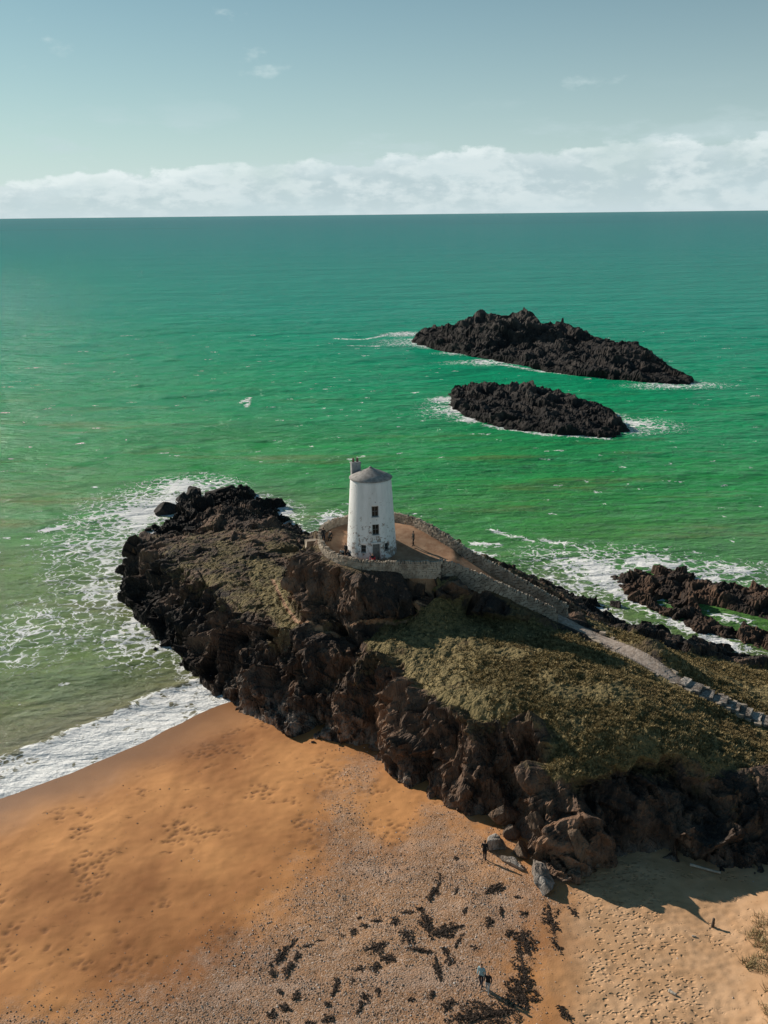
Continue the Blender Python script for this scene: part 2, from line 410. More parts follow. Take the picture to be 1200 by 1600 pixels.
# foam, torn into lace
fo = t.attr('foam')
wn = t.n('ShaderNodeTexNoise'); t.put(wn.inputs['Vector'], p); wn.inputs['Scale'].default_value = .35; wn.inputs['Detail'].default_value = 4
off = t.n('ShaderNodeVectorMath', operation='MULTIPLY_ADD'); t.put(off.inputs[0], wn.outputs[1]); off.inputs[1].default_value = (3.2, 3.2, 0); t.put(off.inputs[2], p)
wp = t.mapv(off.outputs[0], (1, 1, 0))
cell = t.vor(wp, .55, 'DISTANCE_TO_EDGE'); cell2 = t.vor(wp, 1.5, 'DISTANCE_TO_EDGE')
lace = t.math('ADD', t.math('MULTIPLY', t.step(cell, .22, .0), .45), t.math('MULTIPLY', t.step(cell2, .22, .0), .30))
lace = t.math('ADD', lace, t.math('MULTIPLY', t.noise(wp, .9, 7, .68), .75))
fm = t.step(t.math('ADD', lace, t.math('MULTIPLY', fo, 1.05)), 1.05, 1.32)
fm = t.math('MULTIPLY', fm, t.step(fo, .02, .12))
col = t.mix(fm, deep, (.86, .88, .88))
# ripples: bump only
r1 = t.noise(t.mapv(p, (.5, 1.0, 0), (0, 0, .25)), .85, 6, .66); r2 = t.noise(t.mapv(p, (.45, 1.0, 0), (0, 0, -.2)), .14, 6, .66)
r3 = t.noise(t.mapv(p, (.4, 1.0, 0), (0, 0, .1)), .035, 5, .62)
rh = t.math('ADD', t.math('ADD', t.math('MULTIPLY', r1, .80), t.math('MULTIPLY', r2, 2.4)), t.math('ADD', t.math('MULTIPLY', r3, 5.0), t.math('MULTIPLY', t.noise(t.mapv(p, (.35, 1.0, 0)), .010, 6, .7), 9.0)))
nb = t.bump(rh, 1.0, 1.0)
df = t.n('ShaderNodeBsdfDiffuse'); t.put(df.inputs[0], col); t.put(df.inputs['Normal'], nb)
gl = t.n('ShaderNodeBsdfGlossy'); gl.inputs['Roughness'].default_value = .11; t.put(gl.inputs['Normal'], nb)
fr = t.n('ShaderNodeFresnel'); fr.inputs[0].default_value = 1.33; t.put(fr.inputs['Normal'], nb)
ff = t.math('MULTIPLY', t.math('MINIMUM', fr.outputs[0], .28), t.math('SUBTRACT', 1, t.math('MULTIPLY', fm, .85)))
mx = t.n('ShaderNodeMixShader'); t.put(mx.inputs[0], ff); t.put(mx.inputs[1], df.outputs[0]); t.put(mx.inputs[2], gl.outputs[0])
t.nt.links.new(mx.outputs[0], t.n('ShaderNodeOutputMaterial').inputs[0])

# ================================================================== HEADLAND
PLAT = 14.5
def plat_z(X, Y): return PLAT + 1.6 * sst(np.asarray(Y, float), 94.5, 101.0)
def atp(px, py, lift=0.0):              # surveyed point on the terrace
    z = PLAT
    for _ in range(25): q = at(px, py, z); z = .5 * z + .5 * float(plat_z(q[0], q[1]))
    return at(px, py, z) + (0, 0, lift)
foot_px = [(360,1096,.2),(400,1122,.5),(450,1143,.8),(520,1160,1.1),(572,1166,1.3),(596,1150,1.3),(604,1186,1.5),(628,1212,1.6),(655,1232,1.7),
           (690,1262,1.8),(728,1277,1.9),(765,1268,1.9),(790,1285,1.9),(830,1330,2),(868,1372,2),(900,1385,2.1),(950,1352,2.2),(1020,1337,2.3),(1100,1346,2.5),(1200,1362,2.8)]
back_px = [(1200,1032,.1),(1130,1020,.1),(1060,1006,.1),(1000,980,.1),(945,958,.1),(895,926,.1),(850,898,.1)]
left_px = [(478,842,.1),(455,815,.1),(432,802,.1),(405,778,.1),(370,768,.1),(330,772,.1),(290,784,.1),(262,815,.1),(228,838,.1),(205,862,.1),(196,900,.1),(200,945,.1),(228,990,.1),(270,1022,.1),(312,1048,.1),(340,1075,.1)]
foot = np.vstack([line(foot_px), [(46, 56, 3), (64, 58, 3), (64, 90, .1), (54, 93, .1)], line(back_px), [(14, 123, .1), (4, 128, .1), (-7, 136, .1)], line(left_px)])
foot = dense(smooth(foot, 1, True), 1.0, True)[:-1]
_j = np.stack([fbm(np.stack([foot[:, 0] / 4.5 + o_, foot[:, 1] / 4.5, foot[:, 0] * 0 + o_], 1), 4) for o_ in (2.2, 9.1)], 1)
foot[:, :2] += _j * (.9 + 2.0 * np.maximum(sst(foot[:, 1], 100, 116), sst(foot[:, 0], -17, -24)))[:, None]
top_px = [(222,846,5.5),(262,868,7),(318,905,7.6),(370,950,7.8),(430,985,8),(500,1002,8.4),(560,1008,8.8),(606,1012,9),(628,1050,8.8),(660,1085,8.8),(700,1112,8.8),(740,1142,8.8),(800,1182,8.4),(860,1214,8.6),(930,1226,8),(1000,1214,8),(1080,1186,8.6),(1130,1176,7.6),(1200,1196,6.5)]
# walls of the terrace and the ramp
front_edge = [(499,843),(503,859),(524,877),(560,887),(600,889),(645,888),(690,889)]
back_edge = [(722,866),(700,850),(668,831),(645,820),(610,812),(560,813),(520,822),(503,831)]
plat = np.array([atp(*p) for p in front_edge + back_edge])
ramp_f = line([(690,888,14.4),(720,898,13.6),(760,915,12.6),(810,938,11.3),(868,966,9.7)])
ramp_b = line([(722,866,14.4),(745,880,13.7),(780,899,12.7),(830,927,11.2),(884,957,9.8)])
rampP = np.vstack([ramp_f, ramp_b[::-1]])
def ramp_z(X, Y):
    a, b = (ramp_f[0] + ramp_b[0]) / 2, (ramp_f[-1] + ramp_b[-1]) / 2; v = (b - a)[:2]
    t_ = np.clip(((X - a[0]) * v[0] + (Y - a[1]) * v[1]) / (v @ v), 0, 1); return 14.45 + (9.6 - 14.45) * t_
path_px = [(876,965,9.6),(905,980,9.1),(935,996,8.8),(965,1015,8.6),(1010,1040,8.4),(1060,1064,8.2),(1105,1087,7.4),(1150,1108,6.6),(1200,1132,5.8),(1260,1160,5.0)]
pathW = line(path_px)
def offset(P, d, dz):
    P = np.asarray(P, float); tg = np.gradient(P[:, :2], axis=0); tg /= np.linalg.norm(tg, axis=1)[:, None]
    return np.stack([P[:, 0] + tg[:, 1] * d, P[:, 1] - tg[:, 0] * d, P[:, 2] + dz], 1)
lines = [line(top_px), offset(dense(smooth(plat[:7], 2), .3), .9, -.18), offset(ramp_f, .8, -.5), pathW,
    line([(452,875,9),(462,930,8.2),(480,978,8.1),(540,990,8.2),(600,985,8.4),(660,975,8.5),(720,968,8.8),(790,975,9.2),(850,990,9.1)]),
    line([(240,856,6.6),(300,846,7.0),(350,838,6.6),(400,838,6.8),(440,850,7.5)]),
    line([(405,880,7.4),(425,905,7.6),(440,940,7.9),(470,985,8.1)]),
    line([(292,795,2.6),(330,790,3.4),(370,782,4.2),(400,790,3.6)]), line([(330,815,4.8),(400,815,5.4),(450,838,7.0)]),
    line([(700,1010,9.4),(780,1010,10.2),(860,1020,10.6),(930,1050,10.7),(1000,1085,10.5),(1060,1110,10.0)]),
    line([(690,1070,9.8),(780,1090,10.8),(880,1120,10.9),(980,1150,10.2),(1060,1150,9.8)]),
    line([(985,988,9.8),(1015,999,10.2),(1044,1015,9.9)]), line([(1062,1032,5.2),(1110,1046,4.2),(1160,1062,4.0),(1200,1078,4.0)]),
    line([(940,975,6.8),(985,985,5.5)]), line([(1095,1105,7.6),(1150,1135,6.6),(1200,1160,5.8)]), np.array([(36, 74, 5.6), (64, 74, 5)]), np.array([(30, 64, 5.8), (64, 64, 5)]),
    np.array([(-8, 105, 13.6), (0, 106, 13.6), (5, 104, 13.4), (12, 99, 11.5), (19, 94, 8.6)])]
T = Terrain(-50, 72, 46, 182, foot, lines, [(plat, plat_z), (rampP, ramp_z)], soft=True)

ys = [50.0]
while ys[-1] < 178: ys.append(ys[-1] + (.105 if ys[-1] < 84 else .13 if ys[-1] < 100 else .20 if ys[-1] < 125 else .27))
xs = np.arange(-46, 64.2, .15); ys = np.array(ys)
X, Y = np.meshgrid(xs, ys)
Z = T.z(X, Y); D_in = T.sample(T.d_in, X, Y)
keep = (D_in > -2.2)
N = T.normal(X, Y)
V = np.stack([X, Y, Z], -1).reshape(-1, 3); N = N.reshape(-1, 3)
Fc = grid_faces(len(xs), len(ys), keep)
V, Fc, N, D = compact(V, Fc, N, D_in.ravel())
X1, Y1, Z1 = V.T
slope = np.degrees(np.arccos(np.clip(N[:, 2], 0, 1)))
in_plat = inside(plat, X1, Y1) | inside(rampP, X1, Y1)
d_plat = np.where(in_plat, 0, np.minimum(dist_line(np.vstack([plat, plat[:1]]), X1, Y1), dist_line(np.vstack([rampP, rampP[:1]]), X1, Y1)))
d_path = dist_line(smooth(pathW, 2), X1, Y1)
n_big = fbm(P2(X1, Y1, 6.0, 3.1), 4)
# turf: the dome, the saddle, the seaward slope
dome = line([(560,1000,8.6),(640,968,8.5),(760,965,9),(880,985,9.2),(960,1015,8.8),(1060,1066,8.3),(1200,1128,6),(1300,1160,5),(1300,1230,5),(1200,1205,6),(1120,1205,7.6),(1030,1240,7),(940,1245,7),(860,1225,8),(800,1185,8.2),(740,1138,8.7),(690,1100,9),(640,1055,9)])
saddle = line([(372,880,7.2),(425,858,7.8),(452,880,8.6),(462,930,8.2),(478,990,8.1),(430,985,8),(395,935,7.7)])
east = line([(890,958,8),(960,975,6.5),(1040,1000,6),(1110,1025,3),(1200,1044,2),(1300,1060,2),(1300,1150,5),(1200,1130,6),(1060,1064,8),(965,1015,8.7)])
g = np.zeros(len(V))
for poly, f in ((dome, 1.0), (saddle, .62), (east, .85)):
    dd = dist_line(np.vstack([poly, poly[:1]]), X1, Y1); ii = inside(poly, X1, Y1)
    g = np.maximum(g, f * sst(np.where(ii, dd, -dd), -1.4, 1.6))
prom = sst(X1, -9, -16) * sst(Z1, 4.0, 6.6) * .46
g = np.maximum(g, prom) * (1 - sst(slope + n_big * 22, 36, 62)) + n_big * .10
mq = at(1018, 1003, 9.9); mound = np.exp(-((X1 - mq[0]) ** 2 + (Y1 - mq[1]) ** 2) / 5); g = g - mound * .5
g = np.clip(g, 0, 1); g[in_plat] = 0
heath = np.clip(sst(Z1, 2.6, 6.0) * (1 - sst(slope, 48, 72)) * (.50 + .6 * n_big) * np.where(X1 < -3, 1, .95), 0, 1) * (1 - in_plat)
sunlit_tan = np.zeros(len(V))  # tan rock patches that also put the brightness of sunlit facets into the colour
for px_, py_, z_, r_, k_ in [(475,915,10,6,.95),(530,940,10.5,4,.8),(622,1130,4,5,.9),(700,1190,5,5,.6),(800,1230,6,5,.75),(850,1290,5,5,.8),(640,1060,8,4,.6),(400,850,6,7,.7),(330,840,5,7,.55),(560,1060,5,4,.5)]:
    qq = at(px_, py_, z_); sunlit_tan = np.maximum(sunlit_tan, k_ * np.exp(-((V - qq) ** 2).sum(1) / r_ ** 2))
pth = np.where(in_plat, 1.0, 0); trail = smooth(line([(425,905,7.6),(440,940,7.9),(470,985,8.1),(510,994,8.2),(560,990,8.3),(620,984,8.5),(660,980,8.6)]), 2)
pth = np.maximum(pth, .62 * (1 - sst(dist_line(trail, X1, Y1), .05, .55)))
gravel = 1 - sst(d_path, .55, 1.0)
rockm = (1 - sst(g, .25, .6)) * sst(d_plat, .35, 1.3) * (1 - .9 * (1 - sst(d_path, .8, 2.2)))
steep = sst(slope, 18, 50)
Vd = V.copy(); 
dsp = rock_disp(V, 1.0)
QB = (V @ BED.T) / np.array([5.2, 5.2, 24.]) + 2.3
Vd += N * (rockm * steep * sst(D, -1, 1.5) * 2.6 * (ridged(QB, 3, .5) - .36))[:, None]
amp = rockm * (.55 + .65 * steep) * (1 + .9 * sst(Y1, 138, 150)) * sst(D, -2, 1.0)
Vd += N * (rockm * sst(D, 0, 3) * 1.3 * fbm(V / np.array([9., 9., 14.]) + 4.4, 3))[:, None]
Vd += N * (dsp * amp)[:, None]
lump = fbm(np.stack([X1 / .75, Y1 / .75, Z1 * 0], 1), 3)
Vd[:, 2] += (1 - rockm) * sst(d_plat, .4, 2) * (1 - (1 - sst(d_path, .6, 1.4))) * (lump * .20 + fbm(P2(X1, Y1, 3.5, 9.), 3) * .35)
fz = (1 - sst(Z1, 1.0, 4.2)) * sst(Y1, 96, 84)
head = mesh_np('headland', Vd, Fc, M_HEAD, {'grass': g, 'path': pth, 'gravel': gravel, 'foot': fz, 'heath': heath, 'tan': sunlit_tan, 'tide': (1 - sst(Z1 + .7 * n_big, .8, 3.6)) * np.maximum(sst(Y1, 94, 104), sst(X1, -16, -21))}, flat=True)
tag(head, kind='structure')
HEAD_V, HEAD_N, HEAD_G, HEAD_S, HEAD_DP, HEAD_DT = Vd, N, g, slope, d_plat, d_path

def ground_z(x, y): return float(T.z(np.array([x]), np.array([y]))[0])

# ================================================================== BEACH
wl = line([(-500,1400,0),(-260,1335,0),(-120,1288,0),(0,1246,0),(60,1222,0),(110,1203,0),(160,1182,0),(205,1165,0),(240,1146,0),(275,1130,0),(310,1113,0),(345,1099,0),(364,1094,0)])
wl = np.vstack([wl, [(-10, 96, 0), (20, 120, 0), (90, 150, 0)]]); wl = smooth(wl, 2)
def beach_z(X, Y):
    d = dist_line(wl, X, Y); poly = np.vstack([wl, [(90, 0, 0), (-200, 0, 0)]])
    s = np.where(inside(poly, X, Y), d, -d)
    z = np.where(s > 0, 2.5 * (1 - np.exp(-np.maximum(s, 0) / 19)) + .006 * np.maximum(s, 0), .10 * s)
    z = z + 2.2 * sst(X * .9 - Y * .35, 1.5, 12) * sst(Y, 62, 52)              # dune foot in the corner
    return z, s
xs = np.arange(-70, 50, .17); ys = np.arange(36, 104, .15)
X, Y = np.meshgrid(xs, ys); Z, S = beach_z(X, Y)
Dh = T.sample(T.d_in, X, Y); Dh = np.where((X > -49) & (Y > 47.5), Dh, -50)
keep = (S > -14) & (Dh < 4.0) & ~((Y > 84) & (X > -6))
V = np.stack([X, Y, Z], -1).reshape(-1, 3); V, Fc, S1, Dh1 = compact(V, grid_faces(len(xs), len(ys), keep), S.ravel(), Dh.ravel())
X1, Y1 = V[:, 0], V[:, 1]
sh_poly = line([(540,1185,1.4),(590,1195,1.5),(650,1250,1.7),(730,1290,1.9),(800,1330,2),(870,1400,2),(845,1480,2.4),(815,1560,2.6),(780,1660,2.6),(500,1700,2.5),(0,1720,2.2),(0,1600,2),(150,1575,2),(290,1525,2),(420,1445,2),(480,1380,1.9),(520,1300,1.8)])
dd = dist_line(np.vstack([sh_poly, sh_poly[:1]]), X1, Y1); sd_ = np.where(inside(sh_poly, X1, Y1), dd, -dd)
patch = at(610, 1270, 1.7); pm = np.exp(-(((X1 - patch[0]) / 2.0) ** 2 + ((Y1 - patch[1]) / 5.0) ** 2))
shing = np.clip(sst(sd_ + 1.6 * fbm(P2(X1, Y1, 3.5, 2.2), 4), -5.5, 5.5) * .80 - .95 * pm, 0, 1)
dry_c = at(1020, 1520, 3); dry = sst(X1 * .85 - Y1 * .18 + .8 * fbm(P2(X1, Y1, 4, 6.), 3), -1.2, 2.8)
wet = (1 - sst(S1 + 1.1 * fbm(P2(X1, Y1, 4, 1.), 3), 1.0, 9.0)) * .95
trod = np.clip(.95 * dry + .25 * shing + .40 * sst(S1, 5, 9) * (1 - dry), 0, 1)
und = .10 * fbm(P2(X1, Y1, 5, 4.), 4) * sst(S1, 1, 8) + .035 * fbm(P2(X1, Y1, .9, 8.), 3) * sst(S1, 3, 10)
# prints pressed into the soft sand
def worley2(P):
    I = np.floor(P).astype(np.int64); f1 = np.full(len(P), 9.); cid = np.zeros(len(P), np.int64)
    for a in (-1, 0, 1):
        for b in (-1, 0, 1):
            h = _h(I[:, 0] + a, I[:, 1] + b, I[:, 0] * 0 + 5); d = np.hypot(*(P - (I + (a, b) + RV[h, :2])).T); n = d < f1; f1 = np.where(n, d, f1); cid = np.where(n, h, cid)
    return f1, cid
pr_n = fbm(P2(X1, Y1, 4.5, 12.), 4)
fa, ca = worley2(np.stack([X1 * 2.0 + Y1 * .8, Y1 * 1.7 - X1 * .5], 1)); fb, cb = worley2(np.stack([X1 * 1.9 - Y1 * .9, Y1 * 1.5 + X1 * .7], 1) + 40)
soft = np.clip(dry * sst(pr_n + .35, -.2, .3) + .30 * shing, 0, 1)
pa = np.exp(-(fa / .36) ** 2); pb = np.exp(-(fb / .30) ** 2)
wild = sst(S1, 4.5, 8) * (1 - dry) * (1 - shing) * sst(pr_n + .5 * fbm(P2(X1, Y1, 1.3, 14.), 3), .30, .55)
und -= soft * .075 * pa + wild * .10 * pb
scuff = np.clip(wild * pb * 1.3, 0, 1)
V[:, 2] += und
beach = mesh_np('beach', V, Fc, M_SAND, {'shingle': shing, 'wet': wet, 'dry': dry, 'trod': np.clip(dry * .70 - .25 * sst(X1, 17, 21), 0, 1), 'scuff': scuff}, flat=False)
tag(beach, kind='structure')
def bz(x, y): return float(beach_z(np.array([x]), np.array([y]))[0][0])
BE_X, BE_Y, BE_Z, BE_SH, BE_S, BE_DRY, BE_DH = X1, Y1, V[:, 2], shing, S1, dry, Dh1
def atb(px, py):                        # surveyed point on the beach
    z = 2.0
    for _ in range(6): q = at(px, py, z); z = bz(q[0], q[1])
    return q

# ================================================================== ISLETS AND REEF
def rock_mass(name, foot, lines, mat, step, scale, ampf, label, cat, group=None, zmul=None, attr_foot=0.0, big=0, strike=None):
    f = smooth(foot, 1, True); f[:, 2] = 1.6 if zmul is None else .05; lo = f[:, :2].min(0) - 6; hi = f[:, :2].max(0) + 6
    TT = Terrain(lo[0], hi[0], lo[1], hi[1], f, lines)
    X, Y = np.meshgrid(np.arange(lo[0] + 1, hi[0] - 1, step), np.arange(lo[1] + 1, hi[1] - 1, step))
    Z = TT.z(X, Y); Di = TT.sample(TT.d_in, X, Y); Nn = TT.normal(X, Y).reshape(-1, 3)
    V = np.stack([X, Y, Z], -1).reshape(-1, 3); V, Fc, Nn, Di = compact(V, grid_faces(X.shape[1], X.shape[0], Di > -2), Nn, Di.ravel())
    d = rock_disp(V, scale) * ampf
    if strike is not None:              # ledges running along the islet
        ca, sa = math.cos(strike), math.sin(strike); U = np.stack([(V[:, 0] * ca + V[:, 1] * sa) * .28, -V[:, 0] * sa + V[:, 1] * ca, V[:, 2] * 1.3], 1)
        d = d + 1.5 * scale * (ridged(U / (4.5 * scale) + 3.3, 5, .58) - .40)
    if big: d = d + big * sst(Di, -1, 2) * (ridged((V @ BED.T) / np.array([big * 3.4, big * 3.4, big * 9]) + 7.7, 4, .55) - .40)
    V = V + Nn * d[:, None]
    if strike is not None:
        W3 = U * np.array([1.6, 1, .3]); f1, f2, cid, vec = worley(W3 / (5.0 * scale) + 5)
        V[:, 2] = V[:, 2] * (.74 + .50 * (ridged(W3 / (11 * scale) + 1.5, 3, .5) )) + ((RV[cid, 3] - .5) * 1.6 * scale + (vec * (RV[cid, :3] - .5)).sum(1) * 2.0 * scale) * sst(V[:, 2], -1, 4) - .5
    if zmul is not None: V = zmul(V)
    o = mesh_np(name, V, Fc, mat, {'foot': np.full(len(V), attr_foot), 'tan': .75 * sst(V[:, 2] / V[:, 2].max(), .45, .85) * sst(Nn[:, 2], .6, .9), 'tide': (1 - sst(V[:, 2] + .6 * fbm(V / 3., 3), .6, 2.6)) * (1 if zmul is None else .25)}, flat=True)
    return tag(o, label, cat, group)
isl1 = line([(646,531,0),(668,542,0),(700,549,0),(745,556,0),(775,563,0),(800,566,0),(845,578,0),(900,586,0),(960,592,0),(1030,598,0),(1086,600,0),(1060,588,0),(1035,576,0),(1025,560,0),(975,540,0)])
isl1 = np.vstack([isl1, [(96, 352, 0), (80, 385, 0), (60, 405, 0), (36, 414, 0), (20, 410, 0)]])
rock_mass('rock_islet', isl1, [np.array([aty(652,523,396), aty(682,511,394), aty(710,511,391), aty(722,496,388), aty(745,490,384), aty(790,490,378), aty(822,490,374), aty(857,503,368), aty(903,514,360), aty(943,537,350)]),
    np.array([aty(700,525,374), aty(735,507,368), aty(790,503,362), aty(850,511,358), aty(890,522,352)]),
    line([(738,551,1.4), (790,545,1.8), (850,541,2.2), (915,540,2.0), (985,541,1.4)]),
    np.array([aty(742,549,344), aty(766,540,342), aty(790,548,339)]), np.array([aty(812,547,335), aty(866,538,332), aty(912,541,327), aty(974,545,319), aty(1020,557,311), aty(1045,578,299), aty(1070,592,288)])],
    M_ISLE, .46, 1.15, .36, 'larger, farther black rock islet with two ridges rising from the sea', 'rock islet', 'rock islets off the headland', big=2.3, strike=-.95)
isl2 = line([(706,632,0),(725,645,0),(750,658,0),(790,668,0),(850,676,0),(920,681,0),(966,681,0),(972,668,0),(950,650,0)])
isl2 = np.vstack([isl2, [(58, 240, 0), (48, 262, 0), (34, 276, 0), (22, 276, 0)]])
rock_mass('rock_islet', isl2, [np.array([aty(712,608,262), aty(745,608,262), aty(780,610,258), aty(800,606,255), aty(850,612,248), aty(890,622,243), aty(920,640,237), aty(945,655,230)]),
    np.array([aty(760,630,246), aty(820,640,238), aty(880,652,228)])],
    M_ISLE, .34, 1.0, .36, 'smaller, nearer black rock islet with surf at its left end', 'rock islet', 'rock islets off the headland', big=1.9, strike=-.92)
reef = line([(960,908,0),(978,894,0),(1005,888,0),(1040,893,0),(1075,905,0),(1120,912,0),(1165,921,0),(1300,935,0),(1300,1040,0),(1200,1020,0),(1150,1003,0),(1090,985,0),(1050,966,0),(1005,946,0),(980,926,0)])
pool = line([(1098,946,0),(1130,952,0),(1180,966,0),(1240,985,0),(1240,1000,0),(1190,988,0),(1140,978,0),(1110,965,0)])
def reef_cut(V):
    dd = dist_line(np.vstack([pool, pool[:1]]), V[:, 0], V[:, 1]); s_ = np.where(inside(pool, V[:, 0], V[:, 1]), dd, -dd)
    V[:, 2] = V[:, 2] * (1 - sst(s_, -1.2, .4)) - 1.0 * sst(s_, -1.2, .4); return V
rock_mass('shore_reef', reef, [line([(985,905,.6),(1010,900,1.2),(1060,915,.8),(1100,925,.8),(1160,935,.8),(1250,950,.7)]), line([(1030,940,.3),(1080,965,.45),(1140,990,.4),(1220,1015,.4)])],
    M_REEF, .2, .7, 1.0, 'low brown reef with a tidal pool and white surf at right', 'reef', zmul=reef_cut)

# ================================================================== SEA
xs = [-48.0]; s_ = .4
while xs[-1] < 62: xs.append(xs[-1] + .40)
st = .5
while xs[-1] < 60000: st *= 1.05 if xs[-1] < 120 else 1.16; st = min(st, 1.0) if xs[-1] < 110 else st; xs.append(xs[-1] + st)
st = .5
while xs[0] > -60000: st *= 1.07 if xs[0] > -90 else 1.16; st = min(st, 1.2) if xs[0] > -90 else st; xs.insert(0, xs[0] - st)
ys = [40.0]
while ys[-1] < 420: ys.append(ys[-1] + (.36 if ys[-1] < 190 else .7 if ys[-1] < 290 else 1.0))
st = 1.0
while ys[-1] < 90000: st *= 1.09; ys.append(ys[-1] + st)
X, Y = np.meshgrid(np.array(xs), np.array(ys)); X1, Y1 = X.ravel(), Y.ravel()
inl = T.sample(T.d_in, X1, Y1); inl = np.where((X1 > -49) & (X1 < 70) & (Y1 > 47.5) & (Y1 < 180), inl, -99)
bzv, bs = beach_z(X1, Y1)
near = (Y1 < 440) & (np.abs(X1) < 170)
foam = np.zeros(X1.size); nz = fbm(P2(X1, Y1, 7.0, 5.), 4)
dl = -inl
foam = np.maximum(foam, .62 * np.exp(-np.maximum(dl, 0) / 1.1) * (dl > -3))
def blob(px, py, rx, ry, k, rot=0.0):
    global foam
    q = at(px, py, 0); c, s = math.cos(rot), math.sin(rot); dx, dy = X1 - q[0], Y1 - q[1]
    u = (dx * c + dy * s) / rx; v = (-dx * s + dy * c) / ry
    foam = np.maximum(foam, k * np.exp(-(u * u + v * v)) * (1 + .5 * nz))
def streak(px, width, k):
    global foam
    d = dist_line(line([(a, b, 0) for a, b in px]), X1, Y1); foam = np.maximum(foam, k * np.exp(-(d / width) ** 2) * (1 + .6 * nz))
for b in [(255,790,5,9,.85,0),(225,800,5,9,.75,0),(290,760,6,7,.7,0),(335,757,5,5,.6,0),(190,822,5,7,.62,0),(440,800,3.2,6,.68,.3),(520,812,3,5,.62,0),(205,905,2.0,9,.62,0),(185,935,2.2,6,.6,0),(208,975,1.7,5,.72,.2),(225,1005,2,3.2,.66,.4),(165,880,2.2,6,.5,0),(310,1035,1.6,1.8,.55,.4),
          (930,885,4.5,7,.72,.4),(960,900,4,6,.82,0),(1000,880,6,4.5,.75,0),(1050,890,5,3.6,.72,0),(1110,905,4,2.5,.62,0),(1150,890,4,2.6,.6,0),(1000,940,2.6,2.6,.62,-.8),(1090,985,4,1.2,.82,-.75),(1050,968,4,1.2,.78,-.75),(1125,1002,3.4,1.1,.8,-.75),(1140,965,3,1.3,.5,-.6),(900,905,3,6,.5,0),
          (720,640,5,7,.85,0),(695,625,4,5,.78,0),(740,655,4,3.6,.72,0),(985,662,7,6,.66,0),(960,650,3,4,.6,0),(680,540,7,7,.62,0),(720,552,7,5,.7,0),(780,562,6,4,.66,0),(960,540,4,10,.62,0),(1080,600,8,3.6,.62,0),(630,522,8,8,.55,0)]: blob(*b)
for b in [(240,800,12,16,.52,0),(175,900,6,16,.46,0),(150,850,7,14,.42,0),(215,990,4,9,.52,.3),(980,895,12,9,.55,0),(1080,895,12,5,.52,0),(900,880,8,8,.44,0),(720,640,9,11,.55,0),(660,535,16,12,.48,0),(980,665,11,8,.50,0),(780,566,16,6,.50,0),(1060,602,14,6,.50,0),(70,980,8,10,.33,0)]: blob(*b)
for s in [([(70,828),(120,818),(160,806),(215,795)], 1.1, .60),([(525,529),(570,530),(605,523),(640,520)], 1.3, .60),([(545,540),(590,541)], 1.0, .5),([(375,630),(390,622),(384,636)], .7, .42),([(770,828),(800,838),(830,846)], .8, .70),([(850,845),(890,850),(930,862)], .9, .58),([(740,850),(775,853)], .9, .62),([(725,862),(765,868)], 1.0, .62),
          ([(745,562),(830,578),(920,588),(1030,598)], 1.4, .55),([(760,665),(850,679),(950,684)], 1.2, .55),([(860,845),(950,868),(1040,876),(1120,880),(1180,890)], .9, .50),([(195,940),(160,960)], .8, .5),([(880,880),(930,905),(990,940),(1040,962),(1100,990),(1150,1012)], 1.3, .62)]: streak(*s)
sw = sst(bs + .8 * nz, -7.5, -4.6)                                   # breaking band along the beach
foam = np.maximum(foam, np.where((bs > -12) & (Y1 < 100) & (X1 < -8), sw * (.74 + .16 * nz + .26 * fbm(P2(X1, Y1, 1.9, 21.), 3)), 0))
foam = np.where(near, foam, 0)
caps = fbm(P2(X1, Y1 * 2.0, 5.0, 7.7), 4); foam = np.maximum(foam, np.where((Y1 > 90) & (Y1 < 420), .40 * sst(caps, .62, .95), 0))
shal = np.where(Y1 < 160, np.exp(-np.maximum(-bs - 5, 0) / 9.) * sst(X1, 0, -12), 0)
shal = np.clip(np.maximum(shal, .55 * np.exp(-np.maximum(dl, 0) / 5.) * (dl > -4)), 0, 1)
amp = sst(-bs, 2, 26) * sst(dl, 0, 9); amp = np.where(near, np.maximum(amp, .12), 1) * (Y1 < 2500)
wavz = np.zeros(X1.size)
for k in range(9):
    L = [17, 11, 7.5, 5.2, 3.8, 2.9, 22, 2.3, 1.8][k]; a = math.radians(-78 + [0, 25, -22, 38, -40, 15, 8, -12, 48][k])
    ok = (Y1 < 190 + 40 * L)
    wavz += ok * .0085 * L ** 1.0 * np.sin((X1 * math.cos(a) + Y1 * math.sin(a)) * 2 * math.pi / L + k * 2.1 + 1.7 * nz)
zz = wavz * amp * .42
zz += np.where((bs > -9) & (X1 < -8), .05 + .28 * np.exp(-((bs + 6.0 + .6 * nz) / .8) ** 2) + .05 * foam * nz, 0)
zz = np.where((bs > 3) & (Y1 < 90), -1.2, zz)
keep = ~((inl > 4) | ((bs > 4) & (Y1 < 100)))
V = np.stack([X1, Y1, zz], 1); V, Fc, foam_, shal_ = compact(V, grid_faces(len(xs), len(ys), keep), foam, shal)
sea = mesh_np('sea', V, Fc, M_SEA, {'foam': foam_, 'shallow': shal_}); tag(sea, kind='structure')

